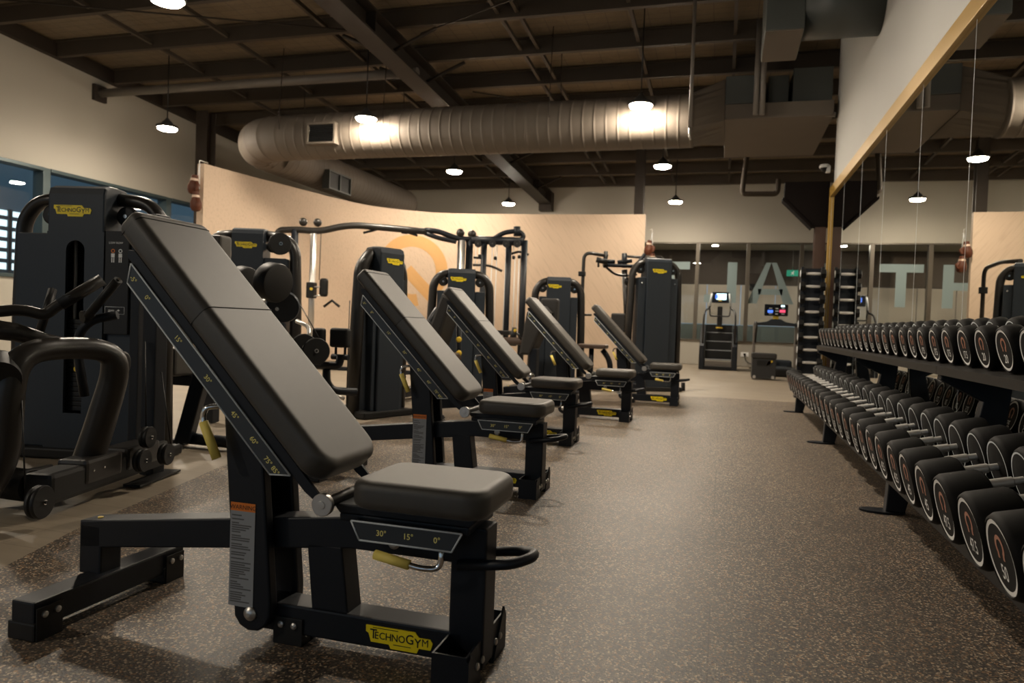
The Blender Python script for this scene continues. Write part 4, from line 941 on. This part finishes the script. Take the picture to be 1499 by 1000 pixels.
one('fly_arm', t, GUN, lambda q: q.tube([(-.95, 12.55, .9), (-.95, 12.55, 2.0), (-.99, 12.0, 2.05), (-1.0, 11.3, 2.0)], .03, 12, rad=.14))
one('arm_clamp', t, DRK, lambda q: q.box((-1.0, 12.5, 1.62), (-.9, 12.6, 1.72), .01))
one('back_mast', t, GUN, lambda q: q.tube(PD([(914, 395, 10.92), (917, 450, 10.92), (921, 520, 10.92), (922, 560, 10.80)]), .045, 12))
roller(t, dep(916, 412, 10.80), dep(926, 412, 10.74), .06, 'arm_hub')
one('backrest', t, BUP, lambda q: q.pad(dep(905, 473, 10.32)+V((-.1, -.06, -.14)), dep(905, 473, 10.32)+V((.1, .06, .14)), .03))
one('seat_pad', t, LTH, lambda q: q.pad(dep(868, 507, 10.20)+V((-.2, -.16, -.03)), dep(868, 507, 10.20)+V((.2, .16, .03)), .025))
one('seat_post', t, BLK, lambda q: q.tube([dep(866, 509, 10.20), V((dep(866, 509, 10.20).x, dep(866, 509, 10.20).y, .02))], .035, 10))
one('seat_brace', t, BLK, lambda q: q.tube(PD([(882, 512, 10.20), (893, 528, 10.20), (893, 560, 10.20)]), .04, 10, rad=.1))
one('arm_stop', t, GUN, lambda q: q.tube(PD([(851, 461, 10.50), (866, 461, 10.50)]), .016, 8))
one('base_beam', t, BLK, lambda q: q.box((-2.1, 10.2, .02), (-1.0, 10.32, .12), .01))
one('cable_shield', t, DRK, lambda q: q.tube([dep(1000, 560, 10.80), dep(1000, 578, 10.80)], .03, 8))

# --- cable crossover along the feature wall
t = thing('cable_station', 'large black cable crossover with long top bar in front of the curved wall', 'cable machine', (-5, 11, 0))
D = 12.0
def tub(name, pts, r, m=BLK, rad=.1, d=D, lab=None): return one(name, t, m, lambda q: q.tube([dep(u, v, d) for u, v in pts], r, 12, rad=rad), lab)
tub('top_bar', [(404, 350), (408, 337), (436, 336), (467, 339), (511, 329), (580, 335), (624, 339)], .055, GUN, .3)
tub('top_bar', [(622, 337), (640, 338), (672, 350), (700, 350)], .045); tub('top_bar', [(622, 341), (640, 348), (668, 354)], .04)
tub('top_frame', [(690, 351), (766, 354)], .07)
tub('arch_bar', [(722, 350), (738, 340), (760, 338), (768, 346), (760, 353)], .04, BLK, .2)
tub('frame_block', [(757, 332), (757, 346)], .06)
for u, v0, r in ((709, 351, .05), (689, 349, .045), (745, 356, .05), (768, 352, .055), (672, 352, .02), (684, 352, .02), (432, 336, .06)):
    p = dep(u, v0, D); one('frame_post', t, BLK, lambda q: q.tube([p, (p.x, p.y, .02)], r, 10))
for u, v0 in ((677, 352), (459, 342)):
    p = dep(u, v0, D-.05); one('chrome_column', t, STL, lambda q: q.tube([p, (p.x, p.y, .05)], .05, 14), 'chrome column')
for u, v in ((674, 341), (691, 343), (444, 325), (465, 326)): one('ball_stop', t, GUN, lambda q: q.lathe([(.07*math.cos(a), .07*math.sin(a)+1e-9) for a in [PI*i/12 for i in range(13)]], dep(u, v, D), Z, 20))
one('slider', t, DRK, lambda q: q.box(dep(456, 425, D-.15)+V((-.07, -.06, -.13)), dep(456, 425, D-.15)+V((.07, .06, .13)), .02))
one('slider_pin', t, YEL, lambda q: q.lathe([(0, .022), (.03, .022)], dep(456, 423, D-.24), V((.3, -.95, 0)), 14), 'yellow pin')
one('swivel_head', t, DRK, lambda q: q.pad(dep(474, 421, D-.2)+V((-.07, -.04, -.15)), dep(474, 421, D-.2)+V((.07, .04, .15)), .06))
one('swivel_link', t, STL, lambda q: (q.tube([dep(459, 420, D-.2), dep(472, 420, D-.2)], .012, 8), q.tube([dep(459, 434, D-.2), dep(470, 432, D-.2)], .012, 8)))
tub('rope_handle', [(474, 449), (486, 440), (497, 449)], .022, DRK, 0)
tub('pull_up_grip', [(532, 341), (552, 336)], .02, DRK); tub('pull_up_grip', [(596, 340), (611, 345)], .02, DRK); tub('pull_up_grip', [(588, 339), (597, 340)], .035, DRK)
tub('curl_bar', [(744, 373), (760, 368), (774, 373)], .02, DRK, .05)
tub('lat_bar', [(692, 388), (712, 388), (725, 392), (735, 397)], .02, GUN, .3); tub('lat_bar', [(693, 377), (707, 378)], .02, DRK)
for u, v0, v1 in ((470, 340, 410), (721, 355, 500), (728, 355, 500), (725, 360, 378), (752, 358, 378), (760, 358, 376), (741, 360, 500), (697, 355, 392), (702, 358, 392), (754, 378, 495), (760, 378, 495)):
    tub('cable', [(u, v0), (u-(v1-v0)*.04, v1)], .007, SIL if u > 500 else DRK, 0)
for u, v in ((725, 378), (752, 377), (760, 376), (702, 375)): one('cable_stop', t, DRK, lambda q: q.lathe([(-.03, .015), (-.015, .028), (.015, .028), (.03, .015)], dep(u, v, D), Z, 12))
for u in (700, 721, 741, 757): pulley(t, dep(u, 357, 11.9), V((.2, -.98, 0)), .06, 'top_pulley')
for u in (716, 700): 
    p = dep(u, 490, D); one('weight_stack', t, DRK, lambda q: [q.box((p.x-.1, p.y-.08, .1+.05*i), (p.x+.1, p.y+.08, .145+.05*i), .004) for i in range(14)])
one('floor_rail', t, BLK, lambda q: q.box((-7.0, 11.0, 0), (-3.2, 11.12, .06), .008))
# ------------------------------------------------------------------ far end: cardio machines, window letters, corridor
def bxp(q, c, s, bev=.006, m=None): q.box([c[i]-s[i]/2 for i in range(3)], [c[i]+s[i]/2 for i in range(3)], bev, m)
sx, sy = -.07, 17.5
t = thing('stair_climber', 'black stair climbing machine with lit screen in front of the far windows', 'stair climber', (sx, sy, 0))
for s in (-1, 1): one('side_housing', t, BLK, lambda q: q.prism([(-.05, 0), (1.2, 0), (1.2, 1.05), (.75, 1.05), (.0, .55)], (sx+s*.37, sy, 0), Y, Z, .12, .02))
for i in range(4):
    one('step', t, SHR, lambda q: (q.box((sx-.3, sy+.1+i*.2, .22+i*.21), (sx+.3, sy+.34+i*.2, .25+i*.21), .006), q.box((sx-.3, sy+.31+i*.2, .25+i*.21), (sx+.3, sy+.33+i*.2, .43+i*.21), .004, DRK), q.box((sx-.3, sy+.099+i*.2, .235+i*.21), (sx+.3, sy+.104+i*.2, .245+i*.21), 0, SIL)))
one('lower_grille', t, PIPE, lambda q: q.box((sx-.3, sy+.08, .08), (sx+.3, sy+.1, .2), .004))
one('base', t, DRK, lambda q: q.box((sx-.42, sy-.02, 0), (sx+.42, sy+1.2, .08), .01))
for s in (-1, 1): one('handrail', t, GUN, lambda q: q.tube([(sx+s*.36, sy+.1, .6), (sx+s*.36, sy+.15, 1.25), (sx+s*.33, sy+.3, 1.4), (sx+s*.24, sy+.45, 1.44), (sx+s*.22, sy+.5, 1.75)], .022, 10, rad=.12))
for s in (-1, 1): one('side_grip', t, SIL, lambda q: q.tube([(sx+s*.245, sy+.42, 1.5), (sx+s*.20, sy+.42, 1.8)], .022, 10), 'pale side grip')
one('cross_bar', t, GUN, lambda q: q.tube([(sx-.24, sy+.45, 1.44), (sx-.22, sy+.4, 1.26), (sx+.22, sy+.4, 1.26), (sx+.24, sy+.45, 1.44)], .018, 10, rad=.05))
one('mast', t, DRK, lambda q: q.box((sx-.06, sy+.55, .95), (sx+.06, sy+.68, 1.5), .02))
one('mast_collar', t, YEL, lambda q: q.box((sx-.08, sy+.53, .97), (sx+.08, sy+.7, 1.0), .01), 'yellow collar')
c = one('console', t, SCR, lambda q: q.box((sx-.2, sy+.5, 1.58), (sx+.2, sy+.56, 1.84), .015))
one('screen', c, SCW, lambda q: (q.box((sx-.09, sy+.493, 1.66), (sx+.13, sy+.4995, 1.8)), q.box((sx-.05, sy+.49, 1.62), (sx+.03, sy+.4925, 1.655), 0, YEL), q.box((sx-.12, sy+.491, 1.68), (sx-.06, sy+.4925, 1.78), 0, SCB)), 'lit white and blue screen')
tx, ty = 1.14, 16.6
t = thing('treadmill', 'black treadmill with wide lit screen, right of the stair climber', 'treadmill', (tx, ty, 0))
one('deck', t, DRK, lambda q: (q.box((tx-.42, ty-.6, .0), (tx+.42, ty+1.3, .16), .03), q.box((tx-.27, ty-.55, .16), (tx+.27, ty+1.0, .172), 0, SHR)))
one('motor_cover', t, SHR, lambda q: q.box((tx-.4, ty+.75, .12), (tx+.4, ty+1.28, .3), .05))
one('deck_stripe', t, YEL, lambda q: q.box((tx+.28, ty-.605, .12), (tx+.46, ty-.6, .14)), 'yellow strip')
for s in (-1, 1): one('upright', t, PIPE, lambda q: q.box((tx+s*.44-.03, ty+.55, .1), (tx+s*.44+.03, ty+.68, 1.12), .012))
for s in (-1, 1): one('handrail', t, GUN, lambda q: q.tube([(tx+s*.43, ty+.6, 1.14), (tx+s*.43, ty+.1, 1.12), (tx+s*.43, ty-.02, 1.0), (tx+s*.43, ty+.3, .7)], .025, 10, rad=.12))
one('dashboard', t, SHR, lambda q: q.prism([(-.45, 0), (-.2, .04), (-.1, .1), (.1, .1), (.2, .04), (.45, 0), (.45, -.05), (-.45, -.05)], (tx, ty+.55, 1.12), X, Z, .22, .015))
one('screen_stand', t, YEL, lambda q: q.box((tx-.06, ty+.6, 1.2), (tx+.06, ty+.64, 1.3), .006), 'yellow stand')
c = one('console', t, SCR, lambda q: q.box((tx-.25, ty+.55, 1.29), (tx+.25, ty+.6, 1.55), .015))
one('screen', c, SCB, lambda q: (q.box((tx-.18, ty+.545, 1.36), (tx-.07, ty+.5495, 1.42)), q.box((tx+.07, ty+.545, 1.37), (tx+.19, ty+.5495, 1.43), 0, SCRR), [q.box((tx+a-.03, ty+.545, z), (tx+a+.03, ty+.5495, z+.015), 0, SIL) for a in (-.12, .01, .14) for z in (1.33, 1.45)], q.box((tx+.1, ty+.545, 1.5), (tx+.17, ty+.5495, 1.53), 0, SCW), q.box((tx-.02, ty+.545, 1.39), (tx+.05, ty+.5495, 1.41), 0, SIL)), 'dark screen with blue and red tiles')
px, pyy = .80, 14.75
t = thing('storage_box', 'small black box with padded top standing in front of the treadmill', 'box', (px, pyy, 0))
one('box_body', t, CARD, lambda q: q.box((px-.22, pyy-.02, .02), (px+.22, pyy+.4, .4), .012))
one('padded_top', t, BUP, lambda q: q.pad((px-.23, pyy-.03, .4), (px+.23, pyy+.41, .51), .03))
one('hand_slot', t, DRK, lambda q: q.box((px-.13, pyy-.026, .27), (px+.13, pyy-.019, .37), .0))
one('sticker', t, YEL, lambda q: q.prism([(-.06, -.05), (.0, -.02), (.06, .03), (.05, .06), (-.02, .04)], (px+.1, pyy-.024, .32), X, Z, .004), 'yellow sticker')
for s in (-1, 1): one('caster', t, STL, lambda q: q.lathe([(-.01, .03), (.01, .03)], (px+s*.17, pyy-.03, .05), Y, 14))
p = at(1090, 519, 'y', YB-.01)
t = thing('power_outlet', 'small white power outlet with plug on the low wall under the windows', 'outlet', p)
one('wall_plate', t, WHT, lambda q: q.box((p.x-.1, YB-.012, p.z-.06), (p.x+.1, YB-.001, p.z+.06), .003)); one('plug', t, DRK, lambda q: q.box((p.x-.03, YB-.06, p.z-.03), (p.x+.03, YB-.012, p.z+.03), .006))
one('power_cable', t, DRK, lambda q: q.tube([(p.x, YB-.05, p.z-.02), (p.x+.02, YB-.1, .15), (p.x+.3, YB-.3, .012), (p.x+.1, YB-1.0, .01)], .012, 6, rad=.15))
# lettering on the windows, read from outside
z0, z1 = 1.67, 2.745; h = z1-z0; st = .24
def bar(q, x, xa, xb, za, zb): q.box((x-xb, YB+.083, z0+za), (x-xa, YB+.088, z0+zb))
def letter(ch, x, w):
    q = MB(LETT)
    if ch in 'HLE': bar(q, x, 0, st, 0, h)
    if ch == 'H': bar(q, x, w-st, w, 0, h); bar(q, x, st, w-st, h/2-st*.4, h/2+st*.4)
    if ch in 'LE': bar(q, x, st, w, 0, st*.85)
    if ch == 'E': bar(q, x, st, w, h-st*.85, h); bar(q, x, st, w*.92, h/2-st*.4, h/2+st*.4)
    if ch == 'T': bar(q, x, 0, w, h-st*.85, h); bar(q, x, w/2-st/2, w/2+st/2, 0, h-st*.85)
    if ch == 'A':
        for s in (-1, 1): q.prism([(s*w/2, 0), (s*(w/2-st*1.05), 0), (s*.02, h-.05), (s*.0, h), (s*.13, h)], (x-w/2, YB+.0855, z0), X, Z, .005)
        q.box((x-w/2-w*.26, YB+.083, z0+h*.22), (x-w/2+w*.26, YB+.088, z0+h*.36))
    return q.build('window_letter')
xr = {'A': at(1163, 420, 'y', YB).x, 'L': at(1078, 420, 'y', YB).x, 'T': at(1008.5, 420, 'y', YB).x}
pit_ = .43
seq = [('H', xr['T']-1.0-.43, 1.0, 'H nearest the curved wall'), ('T', xr['T'], 1.0, 'T'), ('L', xr['L'], .82, 'L'), ('A', xr['A'], 1.16, 'A'), ('E', xr['A']+.43+.85, .85, 'E'), ('H', xr['A']+.43+.85+.43+1.0, 1.0, 'H behind the mirror post')]
for ch, x, w, lab in seq: tag(letter(ch, x, w), 'large frosted mirror-image letter %s on the far window' % lab, 'window letter', 'frosted window lettering')
# corridor behind the windows
PAN = mat('pale_panelling', (.42, .36, .30), .7, noise=.08, nscale=3); DKW = mat('dark_brown_wall', (.05, .035, .026), .7); TEA = mat('grey_green_dado', (.10, .12, .115), .6)
mb = MB(DKW); mb.box((-8, 23.2, 2.35), (7, 23.4, 3.4)); struct(mb, 'wall_corridor')
for i in range(14):
    x = -7.5+i*1.0; mb = MB(PAN); mb.box((x+.01, 23.2, 1.12), (x+.99, 23.3, 2.34), .004); struct(mb, 'corridor_panel')
mb = MB(TEA); mb.box((-8, 23.15, -.02), (7, 23.35, 1.11)); struct(mb, 'trim_dado')
mb = MB(WALLM); mb.box((-8, YB+.21, 3.4), (7, 23.4, 3.5)); struct(mb, 'ceiling_corridor')
mb = MB(PLK); mb.box((-8, YB+.2, -.3), (7, 24, -.006)); struct(mb, 'floor_corridor')
mb = MB(DKW); mb.box((-8.2, YB+.2, 0), (-8, 23.4, 3.5)); mb.box((7, YB+.2, 0), (7.2, 23.4, 3.5)); struct(mb, 'wall_corridor_end')
p = at(1160, 400, 'y', 23.0)
t = thing('exit_sign', 'small green exit sign glowing behind the far window', 'sign', p)
one('sign_box', t, EXG, lambda q: q.box((p.x-.16, 22.98, p.z-.09), (p.x+.16, 23.02, p.z+.09), .004))
q = MB(WHT, frame((p.x, 22.978, p.z), X, Z)); q.disc((.03, .05, 0), (0, 0, 1), 0, .016, 14); q.prism([(-.02, .03), (.04, .03), (.03, -.01), (.05, -.06), (.03, -.065), (.01, -.02), (-.04, -.06), (-.055, -.05), (-.005, 0), (-.03, .005), (-.05, .02)], (0, 0, 0), X, Y, .002); q.build('running_figure', t, True, 'white running figure')
one('hanger_rod', t, STL, lambda q: q.tube([(p.x, 23, p.z+.09), (p.x, 23, 3.4)], .006, 6))
p = at(1102, 420, 'y', 23.1)
t = thing('wall_box', 'small dark control box on the corridor wall seen through the far window', 'control box', p)
one('box_case', t, DRK, lambda q: q.box((p.x-.09, 23.13, p.z-.1), (p.x+.09, 23.199, p.z+.1), .008))
# gloves hung at both ends of the curved wall
def gloves(x, y, z, lab, sc=1.0, hs=1):
    t = thing('boxing_gloves', lab, 'boxing gloves', (x, y, z))
    one('hook', t, STL, lambda q: q.tube([(x+hs*.05, y+.02+.12*(hs > 0), z+.02), (x, y, z+.04), (x, y, z-.04), (x+.02, y, z-.06)], .008, 8, rad=.03))
    one('lace', t, SIL, lambda q: (q.tube([(x, y, z-.04), (x-.02*sc, y, z-.2*sc)], .006, 6), q.tube([(x, y, z-.04), (x+.03*sc, y-.02, z-.42*sc)], .006, 6)))
    for dx, zz, a in ((-.035, -.2, -.12), (.03, -.47, .03)):
        zz *= sc; ax = V((a, 0, -1)).normalized(); o = V((x+dx*sc, y-.05-(.05 if zz < -.3 else 0), z+zz))
        g = one('glove', t, GLV, lambda q: (q.lathe([(0, .045*sc), (.05*sc, .052*sc), (.1*sc, .06*sc), (.17*sc, .085*sc), (.24*sc, .085*sc), (.29*sc, .06*sc), (.31*sc, .0)], o, ax, 20), q.tube([o+V((.05*sc, -.03, -.12*sc)), o+V((.095*sc, -.05, -.17*sc)), o+V((.07*sc, -.06, -.24*sc))], [.03*sc, .036*sc, .022*sc], 10)))
        one('cuff', g, GLVL, lambda q: q.lathe([(.055*sc, .0545*sc), (.09*sc, .0605*sc)], o, ax, 20), 'cream cuff band')
    return t
p = at(292, 238, 'y', 9.95); gloves(p.x, p.y, p.z, 'pair of brown leather boxing gloves hung at the left end of the curved wall', 1.05)
p = at(950, 338, 'y', 15.70); gloves(p.x+.07, p.y, p.z, 'pair of reddish boxing gloves hung at the right end of the curved wall', 1.05, -1)
# outside the left windows
t = thing('neighbour_building', 'pale building with bright louvred windows outside the left windows', 'building', (-24, 8, 0))
bx0 = -22.
LIT = mat('lit_louvre_pane', (.8, .85, .85), .4, emit=(.8, .95, 1), es=1.5); SLT = mat('slate_blue_render', (.2, .25, .27), .7, noise=.1, nscale=1)
one('facade', t, SLT, lambda q: q.box((bx0-1, -6, 0), (bx0, 34, 8)))
for y0 in [6.5+i*1.25 for i in range(10)]:
    w = one('window', t, ALUL, lambda q: (q.box((bx0, y0-.05, 1.9), (bx0+.06, y0+.05, 3.95)), q.box((bx0, y0+1.15, 1.9), (bx0+.06, y0+1.25, 3.95)), [q.box((bx0, y0+.05, 1.9+.34*i), (bx0+.05, y0+1.15, 2.03+.34*i)) for i in range(6)]))
    one('pane', w, LIT, lambda q: q.box((bx0+.005, y0+.05, 1.9), (bx0+.02, y0+1.15, 3.9)))
mb = MB(mat('asphalt', (.12, .12, .12), .8)); mb.box((-30, -10, -.3), (XL-.26, 30, -.02)); struct(mb, 'ground')
# ------------------------------------------------------------------ pendant high bay lamps on their grid
def highbay(x, y, lab):
    z = 4.0; t = thing('pendant_lamp', lab, 'lamp', (x, y, z), 0, 'round pendant lamps under the roof')
    one('drop_rod', t, DRK, lambda q: q.tube([(x, y, z+.16), (x, y, roofz(y)-.005)], .009, 8))
    one('driver', t, LAMPB, lambda q: q.lathe([(.06, .1), (.1, .085), (.13, .05), (.17, .02), (.17, 0)], (x, y, z), Z, 24))
    one('housing', t, LAMPB, lambda q: q.lathe([(0, .155), (-.004, .17), (.02, .18), (.045, .17), (.06, .11), (.06, 0)], (x, y, z), Z, 32))
    one('lens', t, LAMP, lambda q: q.lathe([(0, .153), (-.026, .142), (-.036, .11), (-.04, .0)], (x, y, z), Z, 32), 'glowing white lens')
    return t
cols = {-9.19: 'left column', -5.45: 'middle column', -1.22: 'right column'}
rows = [(-2.2, 'behind the camera'), (6.0, 'nearest row in front'), (10.2, 'second row'), (14.05, 'third row'), (18.0, 'farthest row')]
for x, cn in cols.items():
    for y, rn in rows:
        if x == -9.19 and (y > 11 or y < 0) or (x == -1.22 and y < 0): continue
        highbay(x, y, 'round pendant lamp, %s of lamps, %s' % (cn, rn))
# lamps added to light the corridor, no such source known there
for i, x in enumerate((-3.6, -.3, 3.0)):
    t = thing('added_corridor_lamp', 'small round lamp added to light the corridor behind the far windows, %s one' % ['left', 'middle', 'right'][i], 'lamp', (x, 21.8, 3.39), 0, 'added corridor lamps')
    one('lamp_ring', t, WHT, lambda q: q.lathe([(0, .09), (-.02, .085)], (x, 21.8, 3.4), Z, 20)); one('lens', t, LAMP, lambda q: q.lathe([(-.021, .0), (-.021, .085), (-.02, .085)], (x, 21.8, 3.4), Z, 20))
# ------------------------------------------------------------------ world, camera, view
w = bpy.data.worlds.new('dusk_sky'); bpy.context.scene.world = w; w.use_nodes = True
bg = w.node_tree.nodes['Background']; bg.inputs['Color'].default_value = (.42, .63, .84, 1); bg.inputs['Strength'].default_value = .65
cd = bpy.data.cameras.new('camera'); cam = bpy.data.objects.new('camera', cd); C.objects.link(cam)
cam.matrix_world = Matrix((( RT.x, UP.x, -fw.x, CAM.x), (RT.y, UP.y, -fw.y, CAM.y), (RT.z, UP.z, -fw.z, CAM.z), (0, 0, 0, 1)))
cd.sensor_width = 36; cd.lens = F/1499*36; cd.shift_x = 0; cd.shift_y = 0; cd.clip_start = .05
cd.dof.use_dof = True; cd.dof.focus_distance = 2.6; cd.dof.aperture_fstop = 4.0
sc = bpy.context.scene; sc.camera = cam
sc.view_settings.view_transform = 'Standard'; sc.view_settings.look = 'None'; sc.view_settings.gamma = 1; sc.view_settings.use_curve_mapping = False
sc.view_settings.exposure = 0
